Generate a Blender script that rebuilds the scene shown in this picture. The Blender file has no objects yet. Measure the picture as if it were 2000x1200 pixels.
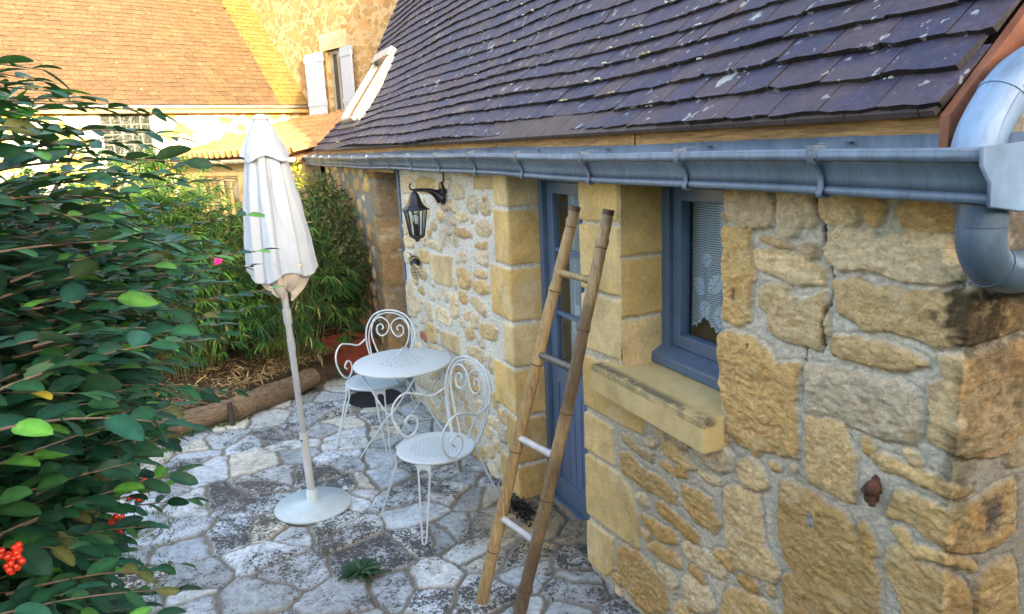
import bpy, math, random
import numpy as np
from mathutils import Vector, Matrix
R=math.radians
random.seed(7); rng=np.random.default_rng(7)
S=bpy.context.scene; COL=S.collection

# ------------------------------------------------------------ camera
F=1444.0; CAM=np.array([0.0,-1.62,2.1])
def cam_basis():
    d1=np.array([380-1000,310-600,F]); p2=np.array([380.0,310-.045*1000-600,F])
    n=np.cross(d1,p2); n/=np.linalg.norm(n)
    if n[1]>0: n=-n
    X=-d1/np.linalg.norm(d1); return np.array([X,np.cross(n,X),n])
RB=cam_basis()
def pray(px,py):
    w=RB@np.array([px-1000.0,py-600.0,F]); return w/np.linalg.norm(w)
def hit(px,py,ax,val):
    d=pray(px,py); return CAM+d*((val-CAM[ax])/d[ax])
cd=bpy.data.cameras.new('camera'); cam=bpy.data.objects.new('camera',cd); COL.objects.link(cam)
M=Matrix([[RB[i][0],-RB[i][1],-RB[i][2],CAM[i]] for i in range(3)]+[[0,0,0,1]])
cam.matrix_world=M; cd.sensor_width=36; cd.lens=36*F/2000; cd.clip_start=.02; cd.clip_end=500
S.camera=cam
# ------------------------------------------------------------ sky, sun, exposure
SUN_EL=R(10.0); SUN_AZ=R(7.0)      # azimuth measured from +X towards +Y
W=bpy.data.worlds.new('World'); S.world=W; W.use_nodes=True
wn=W.node_tree; bg=wn.nodes['Background']
sk=wn.nodes.new('ShaderNodeTexSky'); sk.sky_type='NISHITA'; sk.sun_disc=False
sk.sun_elevation=SUN_EL; sk.sun_rotation=R(90)-SUN_AZ; sk.air_density=.75; sk.dust_density=2.2; sk.ozone_density=0.3
wn.links.new(sk.outputs[0],bg.inputs[0]); bg.inputs[1].default_value=.15
sl=bpy.data.lights.new('sun','SUN'); sun=bpy.data.objects.new('sun',sl); COL.objects.link(sun)
sl.energy=2.0; sl.angle=R(.53); sl.color=(1,.83,.58)
sv=Vector((math.cos(SUN_EL)*math.cos(SUN_AZ),math.cos(SUN_EL)*math.sin(SUN_AZ),math.sin(SUN_EL)))
sun.rotation_euler=sv.to_track_quat('Z','Y').to_euler(); sun.location=(20,5,15)
S.view_settings.view_transform='Standard'; S.view_settings.look='None'
S.view_settings.exposure=3.35; S.view_settings.gamma=1
S.view_settings.use_white_balance=True; S.view_settings.white_balance_temperature=7100; S.view_settings.white_balance_tint=10
S.cycles.max_bounces=6; S.cycles.transparent_max_bounces=12

# ------------------------------------------------------------ helpers
def lin(r,g,b):
    f=lambda c:(c/12.92 if c<=.04045 else ((c+.055)/1.055)**2.4)
    return (f(r/255),f(g/255),f(b/255))
def tag(o,label=None,cat=None,group=None,kind=None):
    if label: o['label']=label
    if cat: o['category']=cat
    if group: o['group']=group
    if kind: o['kind']=kind
    return o
WM={}
def empty(name,loc,label,cat,group=None,rz=0):
    o=bpy.data.objects.new(name,None); COL.objects.link(o); o.location=loc; o.rotation_euler=(0,0,rz)
    o.empty_display_size=.1; WM[o.name]=Matrix.Translation(loc)@Matrix.Rotation(rz,4,'Z'); return tag(o,label,cat,group)
def link(name,me,mats,parent=None,local=False):
    """local=True: the mesh is in its parent's own coordinates, else in world coordinates"""
    o=bpy.data.objects.new(name,me); COL.objects.link(o); WM[o.name]=Matrix.Identity(4)
    for m in (mats if isinstance(mats,(list,tuple)) else [mats]): me.materials.append(m)
    if parent is not None:
        o.parent=parent
        if local: WM[o.name]=WM[parent.name].copy()
        else: o.matrix_parent_inverse=WM[parent.name].inverted()
    return o
def mesh_np(name,V,Fq,smooth=True,mi=None,col=None):
    """V (n,3), Fq (m,3|4) numpy"""
    V=np.asarray(V,np.float32); Fq=np.asarray(Fq,np.int32); k=Fq.shape[1]
    me=bpy.data.meshes.new(name); me.vertices.add(len(V)); me.vertices.foreach_set('co',V.ravel())
    me.loops.add(Fq.size); me.loops.foreach_set('vertex_index',Fq.ravel())
    me.polygons.add(len(Fq)); me.polygons.foreach_set('loop_start',np.arange(0,Fq.size,k,dtype=np.int32))
    me.polygons.foreach_set('loop_total',np.full(len(Fq),k,np.int32))
    me.polygons.foreach_set('use_smooth',np.full(len(Fq),smooth))
    if mi is not None: me.polygons.foreach_set('material_index',np.asarray(mi,np.int32))
    if col is not None:
        a=me.color_attributes.new('col','FLOAT_COLOR','POINT')
        c=np.ones((len(V),4),np.float32); c[:,:col.shape[1]]=col; a.data.foreach_set('color',c.ravel())
    me.update(calc_edges=True); me.validate(); return me
class MB:
    """collects shapes, then becomes ONE mesh object"""
    def __init__(s): s.v=[]; s.f=[]; s.sm=[]; s.mi=[]
    def add(s,vs,fs,smooth=False,mi=0):
        b=len(s.v); s.v+= [tuple(v) for v in vs]
        for f in fs: s.f.append([b+i for i in f]); s.sm.append(smooth); s.mi.append(mi)
    def box(s,a,b,mi=0,jit=0):
        x0,y0,z0=a; x1,y1,z1=b
        vs=[(x0,y0,z0),(x1,y0,z0),(x1,y1,z0),(x0,y1,z0),(x0,y0,z1),(x1,y0,z1),(x1,y1,z1),(x0,y1,z1)]
        if jit: vs=[tuple(c+random.uniform(-jit,jit) for c in v) for v in vs]
        s.add(vs,[(0,3,2,1),(4,5,6,7),(0,1,5,4),(1,2,6,5),(2,3,7,6),(3,0,4,7)],False,mi)
    def bar(s,o,ex,ey,ez,mi=0):   # oriented box: origin and three edge vectors
        o,ex,ey,ez=[np.array(q,float) for q in (o,ex,ey,ez)]
        vs=[o,o+ex,o+ex+ey,o+ey,o+ez,o+ex+ez,o+ex+ey+ez,o+ey+ez]
        s.add(vs,[(0,3,2,1),(4,5,6,7),(0,1,5,4),(1,2,6,5),(2,3,7,6),(3,0,4,7)],False,mi)
    def tube(s,pts,r,n=8,cap=True,mi=0):
        P=[np.array(p,float) for p in pts]; rs=r if hasattr(r,'__len__') else [r]*len(P)
        T=[]
        for i in range(len(P)):
            t=P[min(i+1,len(P)-1)]-P[max(i-1,0)]; T.append(t/(np.linalg.norm(t)+1e-9))
        up=np.array([0,0,1.0]) if abs(T[0][2])<.9 else np.array([1.0,0,0])
        a=np.cross(T[0],up); a/=np.linalg.norm(a); vs=[]
        for i in range(len(P)):
            a=a-T[i]*np.dot(a,T[i]); a/=np.linalg.norm(a)+1e-9; b=np.cross(T[i],a)
            for k in range(n):
                w=2*math.pi*k/n; vs.append(P[i]+rs[i]*(math.cos(w)*a+math.sin(w)*b))
        fs=[(i*n+k,i*n+(k+1)%n,(i+1)*n+(k+1)%n,(i+1)*n+k) for i in range(len(P)-1) for k in range(n)]
        s.add(vs,fs,True,mi)
        if cap:
            m=len(vs)-n
            s.add(vs[:n],[tuple(reversed(range(n)))],False,mi); s.add(vs[m:],[tuple(range(n))],False,mi)
    def lathe(s,prof,c=(0,0,0),n=24,mi=0,smooth=True,ax='z'):
        vs=[]
        for r,z in prof:
            for k in range(n):
                w=2*math.pi*k/n
                q=(r*math.cos(w),r*math.sin(w),z)
                if ax=='y': q=(q[0],-q[2],q[1])
                vs.append((c[0]+q[0],c[1]+q[1],c[2]+q[2]))
        fs=[(i*n+k,i*n+(k+1)%n,(i+1)*n+(k+1)%n,(i+1)*n+k) for i in range(len(prof)-1) for k in range(n)]
        s.add(vs,fs,smooth,mi)
    def poly_prism(s,pts,vec,mi=0):
        n=len(pts); a=[np.array(p,float) for p in pts]; b=[p+np.array(vec) for p in a]
        s.add(a+b,[tuple(reversed(range(n))),tuple(range(n,2*n))]+[(i,(i+1)%n,n+(i+1)%n,n+i) for i in range(n)],False,mi)
    def build(s,name,mats,parent=None,bevel=0,local=False):
        me=bpy.data.meshes.new(name); me.from_pydata(s.v,[],s.f)
        me.polygons.foreach_set('use_smooth',s.sm); me.polygons.foreach_set('material_index',s.mi); me.update()
        o=link(name,me,mats,parent,local)
        if bevel:
            b=o.modifiers.new('bevel','BEVEL'); b.width=bevel; b.segments=2; b.limit_method='ANGLE'
        return o
def spline(pts,n=8):
    P=[np.array(p,float) for p in pts]; P=[2*P[0]-P[1]]+P+[2*P[-1]-P[-2]]; out=[]
    for i in range(1,len(P)-2):
        for k in range(n):
            t=k/n; a,b,c,d=P[i-1],P[i],P[i+1],P[i+2]
            out.append(.5*(2*b+(c-a)*t+(2*a-5*b+4*c-d)*t*t+(3*b-a-3*c+d)*t**3))
    out.append(P[-2]); return out
def hsh(i,j,k,s=0):
    i=i.astype(np.int64);j=j.astype(np.int64)
    n=(i*374761393+j*668265263+k*2147483647+s*974711)&0xffffffff
    n=((n^(n>>13))*1274126177)&0xffffffff; n=((n^(n>>15))*2246822519)&0xffffffff
    return ((n^(n>>16))&0xffff)/65535.0
def vn(x,y,s=0):
    i=np.floor(x);j=np.floor(y);u=x-i;v=y-j;u=u*u*(3-2*u);v=v*v*(3-2*v)
    a=hsh(i,j,0,s);b=hsh(i+1,j,0,s);c=hsh(i,j+1,0,s);d=hsh(i+1,j+1,0,s)
    return (a*(1-u)+b*u)*(1-v)+(c*(1-u)+d*u)*v
def fbm(x,y,s=0,o=4):
    t=0;a=.5;n=0
    for k in range(o): t=t+a*(vn(x*2**k+13.7*k,y*2**k+7.1*k,s+k)-.5); n+=a; a*=.55
    return t/n*2    # about -1..1
def sst(a,b,x):
    t=np.clip((x-a)/(b-a),0,1); return t*t*(3-2*t)
def gz(x): return -.02+.03*(x+2.6)

# ------------------------------------------------------------ materials
class NT:
    def __init__(s,name):
        s.m=bpy.data.materials.new(name); s.m.use_nodes=True; s.t=s.m.node_tree; s.b=s.t.nodes['Principled BSDF']; s.out=s.t.nodes['Material Output']
        s.co=None
    def n(s,ty,**kw):
        q=s.t.nodes.new('ShaderNode'+ty)
        for k,v in kw.items():
            if k in q.inputs.keys(): q.inputs[k].default_value=v
            else: setattr(q,k,v)
        return q
    def l(s,a,b): s.t.links.new(a,b)
    def coord(s,scale=(1,1,1)):
        c=s.n('TexCoord'); m=s.n('Mapping'); m.inputs['Scale'].default_value=scale; s.l(c.outputs['Object'],m.inputs[0]); return m.outputs[0]
    def noise(s,scale,detail=4,rough=.6,co=None,dist=0):
        q=s.n('TexNoise'); q.inputs['Scale'].default_value=scale; q.inputs['Detail'].default_value=detail; q.inputs['Roughness'].default_value=rough; q.inputs['Distortion'].default_value=dist
        s.l(co if co is not None else s.coord(),q.inputs['Vector']); return q.outputs['Fac']
    def ramp(s,fac,stops):
        q=s.n('ValToRGB'); e=q.color_ramp.elements
        while len(e)<len(stops): e.new(.5)
        for i,(p,c) in enumerate(stops):
            e[i].position=p; e[i].color=(c,c,c,1) if not hasattr(c,'__len__') else (*c,1)
        s.l(fac,q.inputs[0]); return q.outputs[0]
    def mix(s,fac,a,b,mode='MIX'):
        q=s.n('MixRGB'); q.blend_type=mode
        for i,v in ((0,fac),(1,a),(2,b)):
            if hasattr(v,'is_linked'): s.l(v,q.inputs[i])
            elif i==0: q.inputs[0].default_value=v
            else: q.inputs[i].default_value=(*v,1) if hasattr(v,'__len__') else (v,v,v,1)
        return q.outputs[0]
    def math(s,op,a,b=0,clamp=False):
        q=s.n('Math'); q.operation=op; q.use_clamp=clamp
        for i,v in ((0,a),(1,b)):
            if hasattr(v,'is_linked'): s.l(v,q.inputs[i])
            else: q.inputs[i].default_value=v
        return q.outputs[0]
    def attr(s,name='col'):
        q=s.n('Attribute'); q.attribute_name=name; return q.outputs['Color'],q.outputs['Alpha']
    def bump(s,h,strength=.5,dist=.01):
        q=s.n('Bump'); q.inputs['Strength'].default_value=strength; q.inputs['Distance'].default_value=dist; s.l(h,q.inputs['Height']); s.l(q.outputs[0],s.b.inputs['Normal'])
    def base(s,c):
        if hasattr(c,'is_linked'): s.l(c,s.b.inputs['Base Color'])
        else: s.b.inputs['Base Color'].default_value=(*c,1)
    def set(s,**kw):
        for k,v in kw.items():
            i=s.b.inputs[k.replace('_',' ')]
            if hasattr(v,'is_linked'): s.l(v,i)
            else: i.default_value=v
        return s
def m_plain(name,c,rough=.6,metal=0,var=.25,scale=12,bump=.0,spec=.5,bs=60):
    t=NT(name); f=t.noise(scale,5,.65)
    t.base(t.mix(1,c,t.ramp(f,[(.3,1-var),(.7,1+var)]),'MULTIPLY')); t.set(Roughness=rough,Metallic=metal)
    t.b.inputs['Specular IOR Level'].default_value=spec
    if bump: t.bump(t.noise(bs,4,.6),bump,.004)
    return t.m
def m_wall():
    t=NT('rubble_stone'); c,a=t.attr()
    co=t.coord((1,1,1.7)); f1=t.noise(8,6,.75,co,.6); f2=t.noise(34,7,.8,co,.4); f3=t.noise(150,4,.75); f4=t.noise(5,5,.7,co,.5)
    v=t.mix(1,c,t.ramp(f2,[(.27,.45),(.5,1.0),(.72,1.55)]),'MULTIPLY')  # grain contrast also paints crevice shade and highlights into the stone
    # rusty orange and pale patches of the stones
    rust=t.math('MULTIPLY',t.ramp(f1,[(.52,0),(.66,1)]),a); v=t.mix(t.math('MULTIPLY',rust,.6),v,(.50,.24,.06))
    pale=t.math('MULTIPLY',t.ramp(f4,[(.54,0),(.7,1)]),a); v=t.mix(t.math('MULTIPLY',pale,.5),v,(.74,.62,.42))
    grey=t.math('MULTIPLY',t.ramp(t.noise(14,5,.7,dist=.4),[(.62,0),(.72,1)]),a); v=t.mix(t.math('MULTIPLY',grey,.28),v,(.24,.21,.16))
    pit=t.ramp(f3,[(.28,.32),(.42,1)]); v=t.mix(1,v,pit,'MULTIPLY')
    t.base(v); t.set(Roughness=.92); t.b.inputs['Specular IOR Level'].default_value=.2
    h=t.math('ADD',t.math('MULTIPLY',f2,.8),t.math('MULTIPLY',f3,.35)); t.bump(h,.85,.016); return t.m
def m_ashlar():
    t=NT('dressed_stone'); c,a=t.attr()
    f1=t.noise(5,6,.7,None,.4); f2=t.noise(60,5,.75); f3=t.noise(180,3,.7); tl=t.noise(26,3,.6,t.coord((1,1,4)),.8)
    v=t.mix(1,c,t.ramp(f1,[(.28,.68),(.5,1),(.72,1.25)]),'MULTIPLY'); v=t.mix(1,v,t.ramp(f2,[(.28,.78),(.7,1.14)]),'MULTIPLY')
    v=t.mix(t.ramp(t.noise(3.1,5,.7),[(.54,0),(.7,.55)]),v,(.74,.64,.46)); v=t.mix(t.ramp(t.noise(4.3,5,.75,None,.5),[(.6,0),(.74,.5)]),v,(.42,.24,.08))
    v=t.mix(t.ramp(t.noise(120,2,.5),[(.72,0),(.76,.75)]),v,(.12,.085,.05))
    t.base(v); t.set(Roughness=.9); t.b.inputs['Specular IOR Level'].default_value=.2
    t.bump(t.math('ADD',t.math('ADD',t.math('MULTIPLY',f2,.6),t.math('MULTIPLY',f3,.4)),t.math('MULTIPLY',tl,.8)),.6,.008); return t.m
def m_patio():
    t=NT('flagstone'); c,a=t.attr()
    big=t.noise(.95,5,.65); f=t.noise(30,6,.72); f2=t.noise(52,4,.72,dist=.8); f3=t.noise(11,5,.6)
    v=t.mix(1,c,t.ramp(f,[(.3,.62),(.7,1.25)]),'MULTIPLY'); v=t.mix(t.ramp(t.noise(17,5,.75,None,.6),[(.52,0),(.70,.42)]),v,(.20,.21,.25))
    # black lichen speckle, thicker on some stones and in mossy zones
    dens=t.math('ADD',t.math('MULTIPLY',t.ramp(big,[(.44,0),(.64,1)]),.15),t.math('MULTIPLY',a,.215))
    dens=t.math('ADD',dens,t.math('MULTIPLY',t.math('SUBTRACT',f3,.5),.5))
    sp=t.math('SUBTRACT',t.math('ADD',f2,dens),.672); sp=t.math('MULTIPLY',sp,16,True)
    hasst=t.math('MULTIPLY',a,30,True)
    v=t.mix(t.math('MULTIPLY',t.math('MULTIPLY',sp,hasst),.92),v,(.022,.022,.026))
    dirt=t.ramp(t.math('ADD',big,t.math('MULTIPLY',f3,.3)),[(.58,0),(.80,1)]); v=t.mix(t.math('MULTIPLY',dirt,.6),v,(.09,.08,.06))
    t.base(v); t.set(Roughness=.8); t.b.inputs['Specular IOR Level'].default_value=.35
    t.bump(t.math('ADD',f,t.math('MULTIPLY',f2,.5)),.5,.008); return t.m
def m_tile(name,lich,lc=(.5,.5,.46),stretch=(1,1,1),rustc=(.075,.050,.047)):
    t=NT(name); c,a=t.attr(); co=t.coord(stretch)
    f=t.noise(26,6,.7); f2=t.noise(7,5,.7,co,.3); f3=t.noise(70,4,.7)
    v=t.mix(1,c,t.ramp(f,[(.25,.5),(.5,1),(.75,1.7)]),'MULTIPLY')
    v=t.mix(1,v,t.ramp(f3,[(.3,.7),(.7,1.35)]),'MULTIPLY')
    v=t.mix(t.ramp(t.noise(2.2,4,.6),[(.5,0),(.7,.5)]),v,t.mix(1,v,(1.6,1.3,1.2),'MULTIPLY'))
    s1=t.math('MULTIPLY',t.math('SUBTRACT',t.noise(13,3,.62,co,.6),.66-lich*.055),14,True)
    s2=t.math('MULTIPLY',t.math('SUBTRACT',f3,.69-lich*.045),10,True)
    nz=t.n('TexNoise'); nz.inputs['Scale'].default_value=40; t.l(co,nz.inputs['Vector']); vm=t.n('VectorMath'); vm.operation='SCALE'; vm.inputs['Scale'].default_value=.055; t.l(nz.outputs['Color'],vm.inputs[0]); va=t.n('VectorMath'); va.operation='ADD'; t.l(co,va.inputs[0]); t.l(vm.outputs[0],va.inputs[1])
    def spots(sc,rad,w):
        vo=t.n('TexVoronoi'); vo.inputs['Scale'].default_value=sc; t.l(va.outputs[0],vo.inputs['Vector']); q=t.n('SeparateColor'); t.l(vo.outputs['Color'],q.inputs[0])
        return t.math('MULTIPLY',t.math('MULTIPLY',t.math('SUBTRACT',t.math('MULTIPLY',t.math('POWER',q.outputs[0],5.0),rad),vo.outputs['Distance']),12,True),w)
    s1=t.math('MAXIMUM',spots(9,.33*lich,.85),spots(34,.52*lich,.7))
    sp=t.math('MAXIMUM',t.math('MULTIPLY',s1,t.ramp(f,[(.3,.35),(.5,1)])),t.math('MULTIPLY',s2,.45))
    v=t.mix(t.ramp(t.noise(4.5,6,.75,None,.4),[(.5,0),(.66,.6)]),v,tuple(q for q in rustc))
    v=t.mix(t.math('MULTIPLY',sp,.85),v,lc)
    t.base(v); t.set(Roughness=t.ramp(f,[(.3,.5),(.7,.78)])); t.b.inputs['Specular IOR Level'].default_value=.4
    t.bump(t.math('ADD',f,t.math('MULTIPLY',f3,.5)),.5,.006); return t.m
def m_wood(name,c1,c2,axis=(1,14,14),rough=.7,bump=.4):
    t=NT(name); co=t.coord(axis); f=t.noise(5,6,.7,co,.8); g=t.noise(3,4,.6)
    v=t.ramp(f,[(.3,c1),(.68,c2)]); v=t.mix(1,v,t.ramp(g,[(.3,.75),(.7,1.2)]),'MULTIPLY')
    t.base(v); t.set(Roughness=rough); t.bump(f,bump,.004); return t.m
def m_zinc(name,c=(.40,.45,.52),metal=.55,rough=.42):
    t=NT(name); st=t.noise(40,5,.7,t.coord((1,.15,.15))); f=t.noise(5,5,.65); f2=t.noise(60,4,.7)
    v=t.mix(1,c,t.ramp(st,[(.3,.72),(.7,1.28)]),'MULTIPLY'); v=t.mix(1,v,t.ramp(t.noise(3,6,.7),[(.3,.75),(.7,1.25)]),'MULTIPLY'); v=t.mix(t.ramp(f,[(.5,0),(.75,.35)]),v,tuple(min(1,q*1.6+.03) for q in c))
    v=t.mix(t.ramp(f2,[(.62,0),(.75,.4)]),v,(.16,.16,.17))
    t.base(v); t.set(Metallic=metal,Roughness=t.ramp(f,[(.3,rough-.1),(.7,rough+.18)])); t.bump(f2,.12,.002); return t.m
def m_leaf(name,rough=.5,trans=.25,back=1.6):
    t=NT(name); c,a=t.attr(); g=t.n('NewGeometry')
    v=t.mix(g.outputs['Backfacing'],c,t.mix(1,t.mix(.35,c,(.11,.13,.10)),(back,back,back),'MULTIPLY'))
    v=t.mix(1,v,t.ramp(t.noise(45,3,.6),[(.3,.75),(.7,1.25)]),'MULTIPLY'); v=t.mix(t.ramp(t.noise(38,4,.7,None,.4),[(.66,0),(.74,.55)]),v,(.09,.06,.025))
    t.base(v); t.set(Roughness=rough); t.b.inputs['Specular IOR Level'].default_value=.3; t.bump(t.noise(110,3,.6),.25,.003)
    tr=t.n('BsdfTranslucent'); t.l(t.mix(1,v,(1.1,1.5,.5),'MULTIPLY'),tr.inputs[0]); mx=t.n('MixShader'); mx.inputs[0].default_value=trans
    t.l(t.b.outputs[0],mx.inputs[1]); t.l(tr.outputs[0],mx.inputs[2]); t.l(mx.outputs[0],t.out.inputs[0]); return t.m
def m_glass(name,tint=(.9,.95,1)):
    t=NT(name); gl=t.n('BsdfGlossy'); gl.inputs['Roughness'].default_value=.03; gl.inputs[0].default_value=(.9,.93,.97,1)
    tr=t.n('BsdfTransparent'); tr.inputs[0].default_value=(*tint,1); fr=t.n('LayerWeight'); fr.inputs[0].default_value=.5
    k=t.math('ADD',t.math('MULTIPLY',t.math('POWER',fr.outputs['Facing'],4.0),.8),.04)
    mx=t.n('MixShader'); t.l(k,mx.inputs[0]); t.l(tr.outputs[0],mx.inputs[1]); t.l(gl.outputs[0],mx.inputs[2]); t.l(mx.outputs[0],t.out.inputs[0]); return t.m
def m_lace():
    t=NT('lace'); t.base((.62,.68,.66)); t.set(Roughness=.9)
    c=t.n('TexCoord'); sp=t.n('SeparateXYZ'); t.l(c.outputs['Object'],sp.inputs[0])
    # crochet mesh: staggered round holes, from the sheet's own coordinates; col red marks the solid leaf motifs
    x=t.math('MULTIPLY',sp.outputs['X'],1/.0110); z=t.math('MULTIPLY',sp.outputs['Z'],1/.0096)
    row=t.math('FLOOR',z); off=t.math('MULTIPLY',t.math('MODULO',t.math('ABSOLUTE',row),2),.5)
    fx=t.math('SUBTRACT',t.math('FRACT',t.math('ADD',x,off)),.5); fz=t.math('SUBTRACT',t.math('FRACT',z),.5)
    r=t.math('SQRT',t.math('ADD',t.math('MULTIPLY',fx,fx),t.math('MULTIPLY',fz,fz)))
    hole=t.math('LESS_THAN',r,.37)
    col,al=t.attr(); sr=t.n('SeparateColor'); t.l(col,sr.inputs[0])
    keep=t.math('MAXIMUM',t.math('SUBTRACT',1,hole),t.math('GREATER_THAN',sr.outputs[0],.5))
    t.set(Alpha=keep); return t.m
def m_white_iron(name,dots=0,rf=210):
    t=NT(name); f=t.noise(25,5,.7); v=t.mix(t.ramp(f,[(.66,0),(.78,.35)]),(.50,.575,.625),(.30,.27,.24))
    if dots:
        c=t.n('TexCoord'); sp=t.n('SeparateXYZ'); t.l(c.outputs['Object'],sp.inputs[0])
        r=t.math('SQRT',t.math('ADD',t.math('MULTIPLY',sp.outputs[0],sp.outputs[0]),t.math('MULTIPLY',sp.outputs[1],sp.outputs[1])))
        th=t.math('ARCTAN2',sp.outputs[1],sp.outputs[0])
        a=t.math('SINE',t.math('MULTIPLY',th,dots)); b=t.math('SINE',t.math('ADD',t.math('MULTIPLY',r,rf),t.math('MULTIPLY',t.math('SINE',t.math('MULTIPLY',th,8)),1.4)))
        p=t.math('GREATER_THAN',t.math('MULTIPLY',a,b),.38); rad=t.math('LESS_THAN',r,.155); p=t.math('MULTIPLY',p,rad)
        v=t.mix(t.math('MULTIPLY',p,.75),v,(.22,.30,.33))
    t.base(v); t.set(Roughness=.38); t.bump(f,.12,.002); return t.m
def m_far_wall(name,stone,mortar,scale,cover):
    t=NT(name); co=t.coord((1,1,1.5)); vo=t.n('TexVoronoi'); vo.feature='F1'; vo.inputs['Scale'].default_value=scale; vo.inputs['Randomness'].default_value=1
    ds=t.n('VectorMath'); ds.operation='ADD'; nz=t.n('TexNoise'); nz.inputs['Scale'].default_value=5; t.l(co,nz.inputs[0])
    ml=t.n('VectorMath'); ml.operation='SCALE'; ml.inputs['Scale'].default_value=.25; t.l(nz.outputs['Color'],ml.inputs[0]); t.l(co,ds.inputs[0]); t.l(ml.outputs[0],ds.inputs[1]); t.l(ds.outputs[0],vo.inputs['Vector'])
    sc=t.n('SeparateColor'); t.l(vo.outputs['Color'],sc.inputs[0])
    thr=t.math('MULTIPLY',t.math('ADD',sc.outputs[0],.25),cover)
    mk=t.math('MULTIPLY',t.math('SUBTRACT',thr,vo.outputs['Distance']),18,True)
    s=t.mix(sc.outputs[1],stone,tuple(c*1.5 for c in stone)); s=t.mix(1,s,t.ramp(t.noise(30,5,.7),[(.3,.7),(.7,1.25)]),'MULTIPLY')
    v=t.mix(mk,t.mix(1,mortar,t.ramp(t.noise(14,4,.6),[(.3,.88),(.7,1.08)]),'MULTIPLY'),s)
    t.base(v); t.set(Roughness=.95); t.bump(t.math('ADD',mk,t.math('MULTIPLY',t.noise(40,4,.6),.5)),.7,.03); return t.m
MW=m_wall(); MA=m_ashlar(); MPAT=m_patio()
M_TILE=m_tile('old_roof_tile',1.0,(.36,.38,.40),stretch=(1,.8,.8)); M_TILE_FAR=m_tile('sunlit_roof_tile',.7,(.42,.33,.18),(1,1,1),(.12,.07,.038)); M_CANAL=m_tile('canal_tile',.3,(.4,.3,.17),(1,1,1),(.30,.15,.06))
M_ZINC=m_zinc('weathered_zinc',(.105,.145,.20),.12,.5); M_ZINCP=m_zinc('pipe_zinc',(.15,.235,.36),.15,.46); M_ZINCL=m_zinc('pale_zinc',(.34,.33,.29),.2,.5); M_FLASH=m_zinc('window_flashing',(.34,.36,.36),.6,.28)  # pipe zinc has the blue sky reflection put into its base colour
M_FASCIA=m_wood('pine_fascia',(.12,.055,.018),(.50,.29,.11),(1.5,1,22)); M_VERGE=m_wood('red_brown_board',(.10,.032,.016),(.24,.085,.04),(8,2,2))
M_LOG=m_wood('weathered_log',(.030,.021,.015),(.27,.19,.115),(3,3,20),.85,.8)
M_BLUE=m_plain('blue_grey_paint',lin(84,104,128),.42,0,.12,8,.1); M_BLUED=m_plain('blue_door_panel',lin(86,104,136),.4,0,.1,6,.08)
M_LINT=m_plain('lintel_stone',(.46,.34,.16),.9,0,.25,7,.5)
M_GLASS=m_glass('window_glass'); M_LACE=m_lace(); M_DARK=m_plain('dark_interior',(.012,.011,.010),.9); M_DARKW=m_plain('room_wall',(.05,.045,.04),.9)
M_IRON=m_plain('black_iron',(.018,.02,.026),.38,.3,.3,30,.2); M_WIRON=m_white_iron('white_iron'); M_WTOP=m_white_iron('white_perforated_iron',14,105); M_WSEAT=m_white_iron('white_seat_iron',28)
M_CLOTH=m_plain('parasol_cloth',(.32,.375,.46),.9,0,.07,3,.15,.2,400); M_WHITE=m_plain('white_enamel',(.46,.48,.50),.4,0,.08,10)
M_POT=m_plain('terracotta',(.30,.065,.035),.75,0,.25,7,.2); M_MAT=m_plain('rubber_mat',(.012,.012,.014),.7,0,.3,40,.5)
M_LEAF=m_leaf('cotoneaster_leaf',.55,.14,1.3); M_BAM=m_leaf('bamboo_leaf',.5,.3,1.2); M_IVY=m_leaf('climber_leaf',.5,.3,1.2)
M_STEM=m_plain('shrub_bark',(.12,.085,.06),.8,0,.3,30,.3); M_SOIL=m_plain('soil',(.075,.052,.034),.95,0,.45,9,.7); M_STRAW=m_leaf('dry_litter',.8,.1,1.0)
M_BERRY=m_plain('red_berry',(.62,.035,.012),.28,0,.2,20)
M_SHUT=m_plain('white_shutter',(.32,.39,.50),.6,0,.06,6); M_CREAM=m_plain('cream_paint',(.30,.22,.105),.6,0,.08,6)

# ------------------------------------------------------------ ground, patio, unseen hill added behind the camera (gives the shade)
def grid_faces(nu,nv,keep=None):
    i,j=np.meshgrid(np.arange(nu-1),np.arange(nv-1),indexing='ij'); a=(i*nv+j)
    f=np.stack([a,a+nv,a+nv+1,a+1],-1)
    return f[keep] if keep is not None else f.reshape(-1,4)
def build_ground():
    n=90; a=np.concatenate([np.linspace(-90,-17,12),np.linspace(-16,10,54),np.linspace(11,60,24)]); b=np.concatenate([np.linspace(-70,-9,16),np.linspace(-8,8,40),np.linspace(9,70,20)])
    X,Y=np.meshgrid(a,b,indexing='ij'); Z=np.where(X<-9.5,-.36,gz(X)-.10)-.02+.03*fbm(X*.7,Y*.7,5)
    # unseen bank added behind the camera to shade the patio
    t=sst(2.0,6.5,X); ridge=4.35+.25*fbm(Y*.6,Y*0+2,9); Z=np.where(X>2.0,Z*(1-t)+ridge*t,Z)
    Z=Z+sst(9,30,X)*1.0
    me=mesh_np('ground',np.stack([X,Y,Z],-1).reshape(-1,3),grid_faces(len(a),len(b)))
    t=NT('earth'); f=t.noise(3,6,.7); v=t.ramp(f,[(.3,(.05,.045,.025)),(.55,(.06,.075,.03)),(.75,(.10,.085,.05))]); t.base(v); t.set(Roughness=.95); t.bump(f,.6,.05)
    tag(link('ground',me,t.m),kind='structure')
build_ground()
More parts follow.
